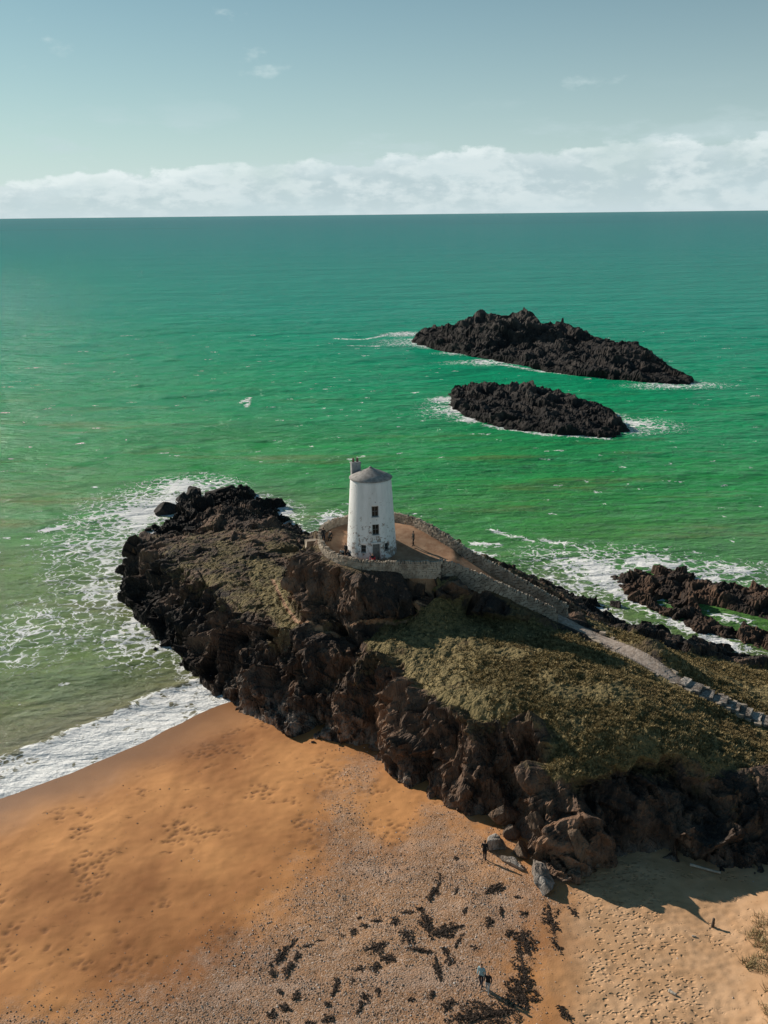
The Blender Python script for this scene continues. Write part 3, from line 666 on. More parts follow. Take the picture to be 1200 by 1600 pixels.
# ================================================================== SMALL MATERIALS
def plain(name, col, rough=.8, var=.25, scale=6., bump=.0, dist=.02):
    m, t = material(name); p = t.n('ShaderNodeTexCoord').outputs['Object']
    n = t.noise(p, scale, 5, .65)
    c = t.mix(t.step(n, .3, .7), [v * (1 - var) for v in col], [min(1, v * (1 + var)) for v in col])
    t.finish(c, rough, t.bump(n, bump, dist) if bump else None, .3); return m
M_STONE = None
m, t = material('weathered wall stone'); p = t.pos()
c = t.mix(t.step(t.noise(p, 1.2, 5, .7), .35, .65), (.22, .175, .135), (.46, .39, .31)); c = t.mix(t.step(t.noise(p, 7, 3, .7), .55, .75), c, (.52, .47, .40))
t.finish(c, .9, t.bump(t.noise(p, 9, 5, .7), .7, .05), .2); M_STONE = m
M_CORE = plain('wall hearting', (.13, .10, .08), .95, .3, 3)
m, t = material('peeling white limewash'); p = t.n('ShaderNodeTexCoord').outputs['Object']; x, y, z = t.sep(p)
n = t.noise(p, 2.6, 8, .74); n2 = t.noise(p, .55, 4, .6)
low = t.step(z, 6.2, .5)
pe = t.step(t.math('ADD', n, t.math('ADD', t.math('MULTIPLY', t.math('SUBTRACT', n2, .5), .35), t.math('MULTIPLY', low, .12))), .632, .668)
base = t.mix(t.step(t.noise(t.mapv(p, (1, 1, .25)), 1.4, 5, .6), .35, .75), (.80, .81, .80), (.62, .635, .62))
c = t.mix(pe, base, t.mix(t.noise(p, 9, 3, .6), (.20, .15, .12), (.42, .37, .33)))
t.finish(c, .8, t.bump(t.math('SUBTRACT', t.noise(p, 5, 5, .6), t.math('MULTIPLY', pe, .6)), .45, .05), .25); M_WHITE = m
M_ROOF = plain('lead grey cone roof', (.27, .255, .24), .75, .35, 2.2, .5, .05)
M_CHIM = plain('grey render of the chimney', (.30, .31, .31), .85, .2, 3, .4, .03)
M_POT = plain('terracotta chimney pot', (.20, .14, .11), .8, .2)
M_FRAME = plain('grey painted timber', (.16, .17, .165), .6, .2)
M_GLASS = plain('dark window glass', (.012, .016, .017), .12, .2); M_DOOR = plain('weathered grey door', (.14, .15, .145), .7, .3, 4)
M_LINTEL = plain('pale doorway surround', (.62, .63, .62), .8, .1)
M_WEED = plain('dried black seaweed', (.040, .026, .018), .75, .5, 9); M_WOOD = plain('bleached driftwood', (.46, .41, .34), .8, .25, 5)
M_WOODDK = plain('dark driftwood', (.09, .07, .055), .85, .3, 5)

# ================================================================== LIGHTHOUSE
tc_ = at(580.5, 876, PLAT); TX, TY = tc_[0], tc_[1] + 2.7
tower = empty('lighthouse', (TX, TY, PLAT)); tag(tower, 'whitewashed tapering stone lighthouse with conical roof and chimney on the terrace', 'lighthouse')
def lathe(name, prof, mat, parent, seg=72, flat=False):
    prof = np.array(prof, float); a = np.linspace(0, 2 * math.pi, seg, endpoint=False)
    V = np.stack([prof[:, 0, None] * np.cos(a), prof[:, 0, None] * np.sin(a), np.repeat(prof[:, 1, None], seg, 1)], -1).reshape(-1, 3)
    i = np.arange(seg); j = (i + 1) % seg; Fs = [np.stack([k * seg + i, k * seg + j, (k + 1) * seg + j, (k + 1) * seg + i], 1) for k in range(len(prof) - 1)]
    return mesh_np(name, V, np.vstack(Fs), mat, parent=parent, flat=flat)
def tower_r(z): return 2.72 - (2.72 - 2.17) * min(1, z / 8.4)
prof = [(.001, .0), (2.80, .0), (2.78, .25)] + [(tower_r(z), z) for z in np.linspace(.5, 8.4, 24)] + [(.001, 8.42)]
wall = lathe('wall', prof, M_WHITE, tower, 96)
OPEN = [(11, 5.3, .72, 1.15, 'window'), (11.5, 3.35, .72, 1.15, 'window'), (-18.7, 1.25, .56, .85, 'window'), (39, 1.30, .56, .85, 'window'), (12, .92, .92, 1.84, 'door')]
bmc = bmesh.new()
for az, zc, w_, h_, k in OPEN:
    a = math.radians(az - 90); r = tower_r(zc); mt = Matrix.Rotation(a, 4, 'Z') @ Matrix.Translation((r, 0, zc)) @ Matrix.Diagonal((.66, w_, h_, 1))
    bmesh.ops.create_cube(bmc, size=1.0, matrix=mt)
cm = bpy.data.meshes.new('cut'); bmc.to_mesh(cm); bmc.free(); co = bpy.data.objects.new('cut', cm); COL.objects.link(co); co.location = tower.location
md = wall.modifiers.new('b', 'BOOLEAN'); md.object = co; md.operation = 'DIFFERENCE'; md.solver = 'EXACT'
bpy.context.view_layer.update(); dg = bpy.context.evaluated_depsgraph_get(); nm = bpy.data.meshes.new_from_object(wall.evaluated_get(dg)); wall.modifiers.clear(); wall.data = nm
bpy.data.objects.remove(co, do_unlink=True)
def local_boxes(name, lst, mat, parent, M):
    """axis-aligned boxes (centre, size) carried by a matrix"""
    bm = bmesh.new()
    for c, d in lst: bmesh.ops.create_cube(bm, size=1.0, matrix=M @ Matrix.Translation(c) @ Matrix.Diagonal((*d, 1)))
    me = bpy.data.meshes.new(name); bm.to_mesh(me); bm.free(); me.materials.append(mat)
    o = bpy.data.objects.new(name, me); COL.objects.link(o); o.parent = parent; return o
for az, zc, w_, h_, k in OPEN:
    Mx = Matrix.Rotation(math.radians(az - 90), 4, 'Z') @ Matrix.Translation((tower_r(zc), 0, zc)); d = -.20
    if k == 'window':
        f = local_boxes('window', [((d, -w_ / 2 + .035, 0), (.07, .07, h_)), ((d, w_ / 2 - .035, 0), (.07, .07, h_)), ((d, 0, h_ / 2 - .035), (.066, w_ - .14, .07)), ((d, 0, -h_ / 2 + .035), (.066, w_ - .14, .07))], M_FRAME, tower, Mx)
        local_boxes('glazing_bar', [((d, 0, 0), (.04, w_ - .14, .045)), ((d - .002, 0, 0), (.04, .04, h_ - .14))], M_FRAME, f, Mx)
        local_boxes('pane', [((d - .03, 0, 0), (.012, w_ - .1, h_ - .1))], M_GLASS, f, Mx)
        local_boxes('sill', [((.02, 0, -h_ / 2 - .035), (.14, w_ + .12, .07))], M_LINTEL, f, Mx)
    else:
        f = local_boxes('door', [((d - .03, 0, -.04), (.05, w_ - .16, h_ - .12))], M_DOOR, tower, Mx)
        local_boxes('door_frame', [((d, -w_ / 2 + .04, 0), (.1, .08, h_)), ((d, w_ / 2 - .04, 0), (.1, .08, h_)), ((d, 0, h_ / 2 - .04), (.096, w_ - .16, .08))], M_LINTEL, f, Mx)
        local_boxes('handle', [((d + .02, w_ / 2 - .2, -.05), (.05, .05, .12))], M_POT, f, Mx)
        local_boxes('lintel', [((.015, 0, h_ / 2 + .09), (.12, w_ + .24, .18))], M_LINTEL, tower, Mx)
lathe('roof', [(2.12, 8.40), (2.30, 8.40), (2.30, 8.47), (1.5, 8.88), (.75, 9.22), (.16, 9.48), (.02, 9.52)], M_ROOF, tower, 48)
lathe('roof_cap', [(.20, 9.44), (.13, 9.58), (.01, 9.61)], M_ROOF, tower, 16)
cx, cy = -1.62, 1.25; cr = math.radians(18)
Mx = Matrix.Translation((cx, cy, 8.85)) @ Matrix.Rotation(cr, 4, 'Z')
ch = local_boxes('chimney', [((0, 0, 0), (.98, .62, 1.7)), ((0, 0, .88), (1.08, .72, .10))], M_CHIM, tower, Mx)
for dx in (-.24, .22):
    o = lathe('chimney_pot', [(.01, 9.76), (.13, 9.76), (.11, 10.16), (.135, 10.18), (.135, 10.22), (.07, 10.22), (.06, 9.9)], M_POT, ch, 14); o.location = (cx + dx * math.cos(cr), cy + dx * math.sin(cr), 0)

# ================================================================== DRY STONE WALLS
def stone_wall(name, pts, height, thick, label, cop=.26, end_pier=False):
    P = dense(smooth(pts, 2), .05); L = np.concatenate([[0], np.cumsum(np.linalg.norm(np.diff(P[:, :2], axis=0), axis=1))])
    root = empty(name, P[0]); tag(root, label, 'stone wall', 'dry stone walls round the terrace')
    at_ = lambda s_: np.array([np.interp(s_, L, P[:, i]) for i in range(3)])
    def tang(s_): a, b = at_(max(0, s_ - .2)), at_(min(L[-1], s_ + .2)); return math.atan2(b[1] - a[1], b[0] - a[0])
    C, Dm, Rz, Cc, Dc, Rc, K, Kd, Kr = [], [], [], [], [], [], [], [], []
    rows = int(height / .2)
    for r in range(-5, rows):
        s_ = random.uniform(0, .3)
        while s_ < L[-1]:
            ln = random.uniform(.26, .55); q = at_(min(s_ + ln / 2, L[-1])); a = tang(s_ + ln / 2)
            for side in (-1, 1):
                o = side * (thick / 2 - .11 + random.uniform(-.02, .025) - .012 * r)
                C.append((q[0] - math.sin(a) * o, q[1] + math.cos(a) * o, q[2] + .2 * r + .1)); Dm.append((ln - .02, .24, .195)); Rz.append(a + random.uniform(-.05, .05))
            s_ += ln
    s_ = 0
    while s_ < L[-1]:
        ln = random.uniform(.10, .24); q = at_(s_); a = tang(s_); h = cop * random.uniform(.7, 1.35)
        Cc.append((q[0], q[1], q[2] + rows * .2 + h / 2 - .03)); Dc.append((ln, thick * random.uniform(.62, .95), h)); Rc.append(a + random.uniform(-.15, .15)); s_ += ln + random.uniform(.02, .10)
    s_ = 0
    while s_ < L[-1]:
        q = at_(s_ + .2); a = tang(s_ + .2); K.append((q[0], q[1], q[2] + rows * .1 - .5)); Kd.append((.44, thick - .16, rows * .2 + .96)); Kr.append(a); s_ += .4
    off = np.array(P[0])
    for nm_, c_, d_, r_, j_, mt in (('stones', C, Dm, Rz, .22, M_STONE), ('coping', Cc, Dc, Rc, .3, M_STONE), ('hearting', K, Kd, Kr, 0, M_CORE)):
        v, f = boxes(np.array(c_) - off, d_, r_, j_); o = mesh_np(nm_, v, f, mt, parent=root, flat=True); o['kind'] = 'stuff'
    return root
tw = np.array([atp(*p) for p in front_edge[::-1] + back_edge[::-1][:3]] + [atp(585, 811)])
stone_wall('terrace_wall', tw, .62, .46, 'curved dry stone wall with upright coping round the front and left of the lighthouse terrace')
bw = np.vstack([[atp(*p) for p in [(585,811),(610,812),(645,820),(668,831),(700,850)]], ramp_b])
bw[0] += (.5, 0, 0)
stone_wall('ramp_back_wall', bw, .82, .42, 'seaward dry stone wall running from behind the lighthouse down the ramp')
fw = ramp_f.copy(); fw[0] += (-.15, .03, .02)
stone_wall('ramp_front_wall', fw, .82, .47, 'landward dry stone wall of the ramp ending in a blunt pier by the path')
q = at(487, 848, 13.4)
v, f = boxes([(0, 0, -.1)], [(1.5, .9, .9)], [.35], .12); o = mesh_np('stone_block', v, f, M_STONE, flat=True); o.location = q
tag(o, 'pale flat-topped stone block outside the left bend of the terrace wall', 'stone block')

# ================================================================== STEPS ALONG THE PATH
stair = empty('stone_stairway', at(1060, 1064, 8.2)); tag(stair, 'flight of pale rough stone steps at the right end of the path', 'stairway')
SP = dense(smooth(pathW, 2), .05); SL = np.concatenate([[0], np.cumsum(np.linalg.norm(np.diff(SP[:, :2], axis=0), axis=1))])
s0 = SL[np.argmin(np.hypot(SP[:, 0] - stair.location.x, SP[:, 1] - stair.location.y))]; s_ = s0; k = 0
off = np.array(stair.location)
while s_ < SL[-1]:
    ln = random.uniform(.75, 1.25); i = int(np.searchsorted(SL, min(s_ + ln / 2, SL[-1]))); i = min(i, len(SP) - 2); q = SP[i]; a = math.atan2(*(SP[min(i + 8, len(SP) - 1)] - SP[max(i - 8, 0)])[[1, 0]])
    v, f = boxes([(0, 0, 0)], [(ln * .95, random.uniform(1.3, 1.7), .42)], [a], .14)
    o = mesh_np('step', v, f, M_BOULDER_PALE, {'foot': np.ones(8)}, flat=True, parent=stair); o.location = q - off + (0, 0, .06 + .05 * (k % 2)); s_ += ln; k += 1
edg = empty('path_edging', at(965, 1015, 8.6)); tag(edg, 'rough kerb stones lining both sides of the gravel path', 'kerb stones')
s_ = SL[np.argmin(np.hypot(SP[:, 0] - edg.location.x, SP[:, 1] - edg.location.y))] - 3; off = np.array(edg.location)
while s_ < SL[-1] - .5:
    i = min(int(np.searchsorted(SL, s_)), len(SP) - 2); q = SP[i]; a = math.atan2(*(SP[min(i + 8, len(SP) - 1)] - SP[max(i - 8, 0)])[[1, 0]])
    for sd_ in (-1, 1):
        if random.random() < .75:
            v, f = boxes([(0, 0, 0)], [(random.uniform(.35, .7), random.uniform(.25, .4), random.uniform(.3, .5))], [a + random.uniform(-.3, .3)], .3)
            o = mesh_np('kerb_stone', v, f, M_STONE, flat=True, parent=edg); o.location = (q[0] - math.sin(a) * sd_ * .95 - off[0], q[1] + math.cos(a) * sd_ * .95 - off[1], q[2] - off[2] + .05)
    s_ += random.uniform(.5, .85)

# ================================================================== BOULDERS
def boulder(name, loc, dims, rot, seed, mat, label, cat='boulder', group=None, cuts=15, ft=.6, sub=4):
    r = np.random.default_rng(seed); bm = bmesh.new(); bmesh.ops.create_icosphere(bm, subdivisions=sub, radius=1.0)
    V = np.array([v.co[:] for v in bm.verts]); Fc = np.array([[v.index for v in f.verts] for f in bm.faces]); bm.free()
    for _ in range(cuts):
        n = r.normal(size=3); n /= np.linalg.norm(n); d = r.uniform(.36, .72); e = np.maximum(0, V @ n - d); V = V - e[:, None] * n
    V = V * np.array(dims) / 2 * 1.2
    nn = V / np.linalg.norm(V, axis=1)[:, None]; sc = float(np.mean(dims))
    V = V + nn * (.045 * sc * fbm(V / (.3 * sc) + seed, 4) - .03 * sc * np.exp(-8 * np.subtract(*worley(V / (.45 * sc) + seed)[1::-1])))[:, None]
    o = mesh_np(name, V, Fc, mat, {'foot': np.full(len(V), ft)}, flat=True); o.location = loc; o.rotation_euler = rot
    return tag(o, label, cat, group)
G1 = 'boulders fallen at the cliff foot'
for px, py, dz, dims, rot, mt, lab in [
    (796,1282,.9,(2.9,2.0,2.2),(.2,.1,.3),M_BOULDER,'large flat-faced tan boulder topmost of the fallen pile'),
    (798,1302,.5,(1.5,1.3,2.0),(.1,-.2,.5),M_BOULDER,'upright pointed tan boulder in the middle of the pile'),
    (772,1318,.5,(2.0,1.7,1.7),(.1,.2,.2),M_BOULDER_PALE,'rounded pale boulder right behind the standing person'),
    (812,1330,.5,(1.7,1.3,1.3),(.3,0,.6),M_BOULDER,'low reddish boulder at the centre of the fallen pile'),
    (798,1343,.25,(2.6,1.0,1.0),(.1,.2,-.7),M_BOULDER_PALE,'low bleached boulder beside the end of the person shadow'),
    (846,1372,.5,(3.6,1.7,1.9),(.1,.25,-.95),M_BOULDER_PALE,'long bleached white-grey boulder lowest on the sand'),
    (848,1338,.5,(1.9,1.4,1.3),(.2,.1,.3),M_BOULDER,'knobbly tan boulder between the leaning slab and the white one'),
    (893,1368,.5,(1.8,1.5,1.7),(.2,.1,.1),M_BOULDER,'tan boulder half in shade right of the white boulder'),
    (885,1290,2.4,(1.9,1.4,2.4),(.2,.3,.1),M_BOULDER,'angular tan block wedged in the cliff above the pile')]:
    q = atb(px, py); boulder('boulder', (q[0], q[1] - .5, q[2] + dz - .1), np.array(dims) * 1.15, rot, px * 3 + py, mt, lab, 'boulder', G1, ft=1.0 if mt is M_BOULDER_PALE else .25)
boulder('boulder', at(846, 1296, 5.0), (1.25, 1.1, 5.6), (-.32, -.38, .1), 91, M_BOULDER, 'tall leaning tan slab propped against the cliff', 'boulder', G1, ft=.1)
boulder('boulder', at(905, 1315, 5.2), (1.6, 1.2, 3.2), (-.3, -.35, .3), 93, M_BOULDER, 'tan slab leaning on the cliff right of the tallest slab', 'boulder', G1, ft=.1)
G2 = 'rocks standing in the surf'
for px, py, dims, lab in [(255,800,(5,4.2,3.2),'low black sea rock ringed by surf, left of the point'),(284,778,(4,4,3.6),'rounded black sea rock at the tip of the point'),(212,850,(2.6,2.2,1.9),'small black sea rock close under the promontory edge'),
                          (198,880,(3.4,3.2,3.0),'dark craggy sea rock at the leftmost corner of the headland'),(232,826,(2.6,1.6,1.0),'tiny awash rock in the foam left of the point'),(200,935,(2.0,2.4,2.2),'narrow black rock at the foot of the left cliff'),(959,838+104,(2.2,1.6,1.5),'dark rock in the channel between reef and shore'),(306,772,(4.6,4,3.8),'jagged black rock joined to the tip of the point'),(345,768,(5,4,3.4),'broad black rock behind the tip of the point'),(270,792,(2.6,2.4,2.0),'small black rock between the two rocks off the point'),(228,842,(2.8,2.6,2.6),'upright dark rock against the left edge of the promontory'),(186,890,(2.0,2.2,1.8),'outermost small rock left of the headland corner'),(424,806,(4,3,2.6),'dark wedge rock at the right end of the point')]:
    q = at(px, py, .3); boulder('sea_rock', (q[0], q[1], .15), dims, (.1, .1, px * .1), px, M_ISLE, lab, 'sea rock', G2, ft=0)

# ================================================================== SHINGLE, TURF, DUNE GRASS
def scatter(P, proto_v, proto_f, scale, rz, tilt=None):
    c, s = np.cos(rz)[:, None], np.sin(rz)[:, None]; v = proto_v[None] * scale[:, None, :]
    v = np.stack([v[..., 0] * c - v[..., 1] * s, v[..., 0] * s + v[..., 1] * c, v[..., 2]], -1) + P[:, None]
    return v.reshape(-1, 3), (proto_f[None] + len(proto_v) * np.arange(len(P))[:, None, None]).reshape(-1, proto_f.shape[1])
OV = np.array([(1, 0, 0), (-1, 0, 0), (0, 1, 0), (0, -1, 0), (0, 0, 1), (0, 0, -1)], float); OF = np.array([(0, 2, 4), (2, 1, 4), (1, 3, 4), (3, 0, 4), (2, 0, 5), (1, 2, 5), (3, 1, 5), (0, 3, 5)])
m, t = material('mixed beach pebbles'); a = t.attr('tone')
t.finish(t.ramp(a, [(0, (.22, .135, .085)), (.4, (.38, .24, .155)), (.7, (.38, .295, .235)), (.92, (.50, .42, .355)), (1, (.72, .68, .63))]), .75, None, .3); M_PEB = m
pr = (BE_SH ** 1.6 * (.25 + sst(fbm(P2(BE_X * .6 + BE_Y * .8, (BE_Y * .6 - BE_X * .8) * .35, 2.2, 3.3), 4), -.25, .35)) + .006) * (BE_S > 6) * (BE_DH < .5) * (BE_Y < 84); pr /= pr.sum(); idx = rng.choice(len(pr), 30000, p=pr)
sz = .018 + .060 * rng.random(len(idx)) ** 5
P = np.stack([BE_X[idx] + rng.uniform(-.1, .1, len(idx)), BE_Y[idx] + rng.uniform(-.1, .1, len(idx)), BE_Z[idx] + sz * .3], 1)
v, f = scatter(P, OV, OF, np.stack([sz * rng.uniform(.8, 1.5, len(sz)), sz, sz * .7], 1), rng.uniform(0, 6.3, len(sz)))
o = mesh_np('shingle', v, f, M_PEB, {'tone': np.repeat(rng.random(len(sz)), 6)}, flat=True); tag(o, 'scattered grey, tan and white pebbles across the beach', 'pebbles', kind='stuff')

def tuft_proto(nb, spread, seed, width=.10):
    r = np.random.default_rng(seed); V = []
    for k in range(nb):
        a = r.uniform(0, 6.28); b = a + 1.57; l = r.uniform(.5, 1.0); h = r.uniform(.5, 1.0); x, y = r.uniform(-.45, .45, 2); ww = width * r.uniform(.7, 1.4)
        V += [(x - math.cos(b) * ww, y - math.sin(b) * ww, -.15), (x + math.cos(b) * ww, y + math.sin(b) * ww, -.15), (x + math.cos(a) * l * spread, y + math.sin(a) * l * spread, h)]
    return np.array(V), np.arange(3 * nb).reshape(-1, 3)
def turf(name, P, size, mat, nb, spread, label, width=.1):
    vs, fs, ts, n0 = [], [], [], 0; grp = rng.integers(0, 5, len(P))
    for g_ in range(5):
        pv, pf = tuft_proto(nb, spread, g_ + 3, width); q = P[grp == g_]; s = size[grp == g_]
        v, f = scatter(q, pv, pf, np.stack([s, s, s * rng.uniform(.6, 1.1, len(s))], 1), rng.uniform(0, 6.3, len(s)))
        vs.append(v); fs.append(f + n0); n0 += len(v); ts.append(np.repeat(rng.random(len(q)), len(pv)))
    o = mesh_np(name, np.vstack(vs), np.vstack(fs), mat, {'tone': np.concatenate(ts)}, flat=True); return tag(o, label, 'grass', kind='stuff')
m, t = material('coarse headland grass'); a = t.attr('tone'); p = t.pos()
c = t.ramp(a, [(0, (.090, .074, .031)), (.40, (.21, .160, .070)), (.8, (.37, .285, .135)), (1, (.54, .42, .22))])
c = t.mix(t.math('MULTIPLY', t.step(t.noise(p, .13, 4, .6), .52, .68), .5), c, (.17, .115, .055))
t.finish(c, .8, None, .15); M_GRASS = m
den = np.where((HEAD_G > .45) & (HEAD_DP > .9) & (HEAD_DT > 1.1), HEAD_G, 0) * sst(fbm(P2(HEAD_V[:, 0], HEAD_V[:, 1], 5, 1.1), 4), -.55, .35) * (.10 + .9 * sst(HEAD_V[:, 0] + 2.5 * fbm(P2(HEAD_V[:, 0], HEAD_V[:, 1], 6, 7.), 3), 5, 15))
pr = den / den.sum(); idx = rng.choice(len(pr), 34000, p=pr); P = HEAD_V[idx].astype(float); P[:, :2] += rng.uniform(-.08, .08, (len(idx), 2))
turf('tussock_grass', P, rng.uniform(.09, .26, len(idx)), M_GRASS, 8, .8, 'olive and straw tussock grass over the headland', .17)
m, t = material('dry marram'); a = t.attr('tone')
t.finish(t.ramp(a, [(0, (.16, .13, .06)), (.5, (.34, .26, .13)), (1, (.58, .46, .27))]), .8, None, .15); M_MARRAM = m
# marram in the bottom right corner
dg_poly = line([(1150,1425,4),(1165,1408,4),(1200,1402,4),(1330,1400,4),(1330,1700,4),(1215,1700,4),(1190,1600,4),(1178,1530,4),(1160,1480,4)])
xx = rng.uniform(dg_poly[:, 0].min(), dg_poly[:, 0].max(), 3600); yy = rng.uniform(dg_poly[:, 1].min(), dg_poly[:, 1].max(), 3600)
dd = dist_line(np.vstack([dg_poly, dg_poly[:1]]), xx, yy); k = inside(dg_poly, xx, yy) & (fbm(P2(xx, yy, 1.2, 3.), 4) > .45 - .75 * sst(dd, 0, 2.2) + rng.uniform(-.3, .3, len(xx))); xx, yy = xx[k], yy[k]
turf('marram_grass', np.stack([xx, yy, beach_z(xx, yy)[0]], 1), rng.uniform(.22, .55, len(xx)), M_MARRAM, 14, .9, 'dry marram grass on the dune edge at bottom right', .05)

# ================================================================== SEAWEED
def seaweed(px, py, wpx, hpx, rot, label, big=False):
    q = atb(px, py); sc = 1 / 21.0; w_, h_ = wpx * sc, hpx * sc * 1.35; n = int(np.clip(w_ * h_ * 150, 24, 900))
    r = np.random.default_rng(int(px * 7 + py)); a = r.uniform(0, 6.28, n); rad = np.sqrt(r.random(n)); wob = .65 + .6 * np.abs(np.sin(a * 2.5 + px)) 
    x = np.cos(a) * rad * w_ / 2 * wob; y = np.sin(a) * rad * h_ / 2 * wob; c, s = math.cos(rot), math.sin(rot)
    sp = r.random(n) < .38; x = np.where(sp, x * (1 if w_ > h_ else .15), x); y = np.where(sp, y * (.15 if w_ > h_ else 1), y)     # a matted spine holds the clump together
    X_, Y_ = q[0] + x * c - y * s, q[1] + x * s + y * c
    ok = sp | (fbm(P2(X_, Y_, .55, px * .37), 3) > -.22 - .45 * (1 - rad)); X_, Y_, rad = X_[ok], Y_[ok], rad[ok]; n = len(X_)
    Zg = beach_z(X_, Y_)[0]; P = np.stack([X_ - q[0], Y_ - q[1], Zg - q[2] + .02 + r.random(n) * .05 * (1 - rad)], 1)
    th = r.uniform(0, 6.28, n); ln = r.uniform(.05, .16, n); wd = r.uniform(.014, .042, n); up = r.uniform(-.02, .055, n)
    dx, dy = np.cos(th), np.sin(th); z0 = np.zeros(n)
    A = P + np.stack([-dx * ln, -dy * ln, z0], 1); B = P + np.stack([dy * wd, -dx * wd, up], 1); C_ = P + np.stack([dx * ln, dy * ln, up * .3], 1); E_ = P + np.stack([-dy * wd, dx * wd, up * .6], 1); Lo = P - (0, 0, .06)
    V = np.stack([A, B, C_, E_, Lo], 1).reshape(-1, 3); f = (np.array([(0, 1, 3), (1, 2, 3), (0, 4, 1), (1, 4, 2), (2, 4, 3), (3, 4, 0)])[None] + 5 * np.arange(n)[:, None, None]).reshape(-1, 3)
    o = mesh_np('seaweed_clump', V, f, M_WEED, flat=True); o.location = q
    return tag(o, label, 'seaweed', 'seaweed clumps washed up on the shingle')
MARKS = [(442,1488,'the long slanting strip'),(586,1480,'the forked clump'),(666,1440,'the tall dense clump'),(696,1454,'the wide ragged mat'),(636,1462,'the split clump'),(861,1436,'the big mat below the white boulder'),(818,1500,'the long bank'),(757,1586,'the broad mat at the bottom edge'),(683,1512,'the narrow upright strip'),(773,1389,'the slanting strip under the lone person'),(688,1374,'the blotchy clump'),(617,1441,'the round wet clump'),(757,1530,'the couple'),(757,1335,'the lone person')]
TAKEN = {}
def small_label(px, py):
    d, mx_, my_, nm_ = min((math.hypot(px - a, (py - b) * 1.3), a, b, n) for a, b, n in MARKS)
    dx, dy = px - mx_, py - my_
    side_ = ('right of' if dx > 0 else 'left of') if abs(dx) > 2 * abs(dy) else ('below' if dy > 0 else 'above') if abs(dy) > 2 * abs(dx) else ('below right of' if dx > 0 else 'below left of') if dy > 0 else ('above right of' if dx > 0 else 'above left of')
    TAKEN.setdefault((nm_, side_), []).append(d); return nm_, side_, d
for cx_, cy_, w_, h_, rot, lab in [
    (145,550,36,95,-.6,'long slanting seaweed strip farthest left on the shingle'),(475,530,80,55,.4,'forked seaweed clump left of the middle of the shingle'),(660,440,46,74,.1,'tall dense seaweed clump at the pale centre of the shingle'),(730,470,120,50,.35,'wide ragged seaweed mat right of the pale shingle centre'),
    (590,490,55,60,.2,'split seaweed clump left of the wide ragged mat'),(1110,430,66,105,0,'big dark seaweed mat below the white boulder'),(1020,520,80,100,.1,'upper part of the long seaweed bank beside the couple'),(1010,605,70,120,0,'middle of the long seaweed bank right of the couple'),(1000,695,105,90,.2,'lower seaweed bank that the couple shadow falls on'),(870,775,210,85,.15,'broad seaweed mat at the bottom edge below the couple'),
    (700,605,30,78,.1,'narrow upright seaweed strip left of the couple'),(908,320,75,38,.6,'slanting seaweed strip just below the person by the boulders'),(710,285,46,52,0,'blotchy seaweed clump left of the person by the boulders'),(685,335,34,60,-.5,'slanting seaweed strip under the blotchy clump'),(548,440,42,42,0,'round wet seaweed clump on the tide line'),(640,542,80,14,-.25,'thin curved strand of seaweed in the middle of the shingle')]:
    seaweed(380 + cx_ * .4333, 1250 + cy_ * .4333, w_ * .4333 * .95, h_ * .4333 * .95, rot, lab)
SM = []
for cx_, cy_, w_, h_ in [(190,565,25,30),(165,605,30,45),(105,622,25,20),(133,690,20,25),(150,747,40,25),(103,770,30,25),(332,670,35,50),(393,655,40,30),(418,612,35,25),(475,605,40,35),(240,525,40,20),(275,508,30,12),(350,492,30,14),(400,478,32,24),(440,455,34,18),(480,437,34,14),(590,405,44,14),(635,392,30,12),(770,325,40,35),(815,312,22,42),(800,400,20,32),(885,450,36,52),(1015,410,30,20),(840,535,35,25),(745,580,30,30),(728,545,25,25),(740,740,36,40),(440,710,35,30),(420,745,20,35),(305,735,25,15),(305,790,35,25),(245,803,35,15),(1130,525,28,60),(780,505,16,50),(520,570,50,30),(990,352,30,14),(960,480,24,30),(930,400,18,30),(190,705,30,24),(485,690,18,26),(765,210,24,18),(418,925-500,20,14),(610,720,22,16),(680,700,18,22),(1190,405,26,40),(1160,770,26,50)]:
    px_, py_ = 380 + cx_ * .4333, 1250 + cy_ * .4333
    SM.append((px_, py_, w_ * .4333, h_ * .4333, small_label(px_, py_)))
for px_, py_, w_, h_, (nm_, side_, d_) in SM:
    k_ = sorted(TAKEN[(nm_, side_)]).index(d_); many = len(TAKEN[(nm_, side_)]) > 1
    seaweed(px_, py_, w_, h_, random.uniform(-.5, .5), (('nearest ', 'second ', 'third ', 'fourth ', 'fifth ', 'sixth ', 'seventh ', 'eighth ')[k_] if many else '') + 'small seaweed clump ' + side_ + ' ' + nm_)

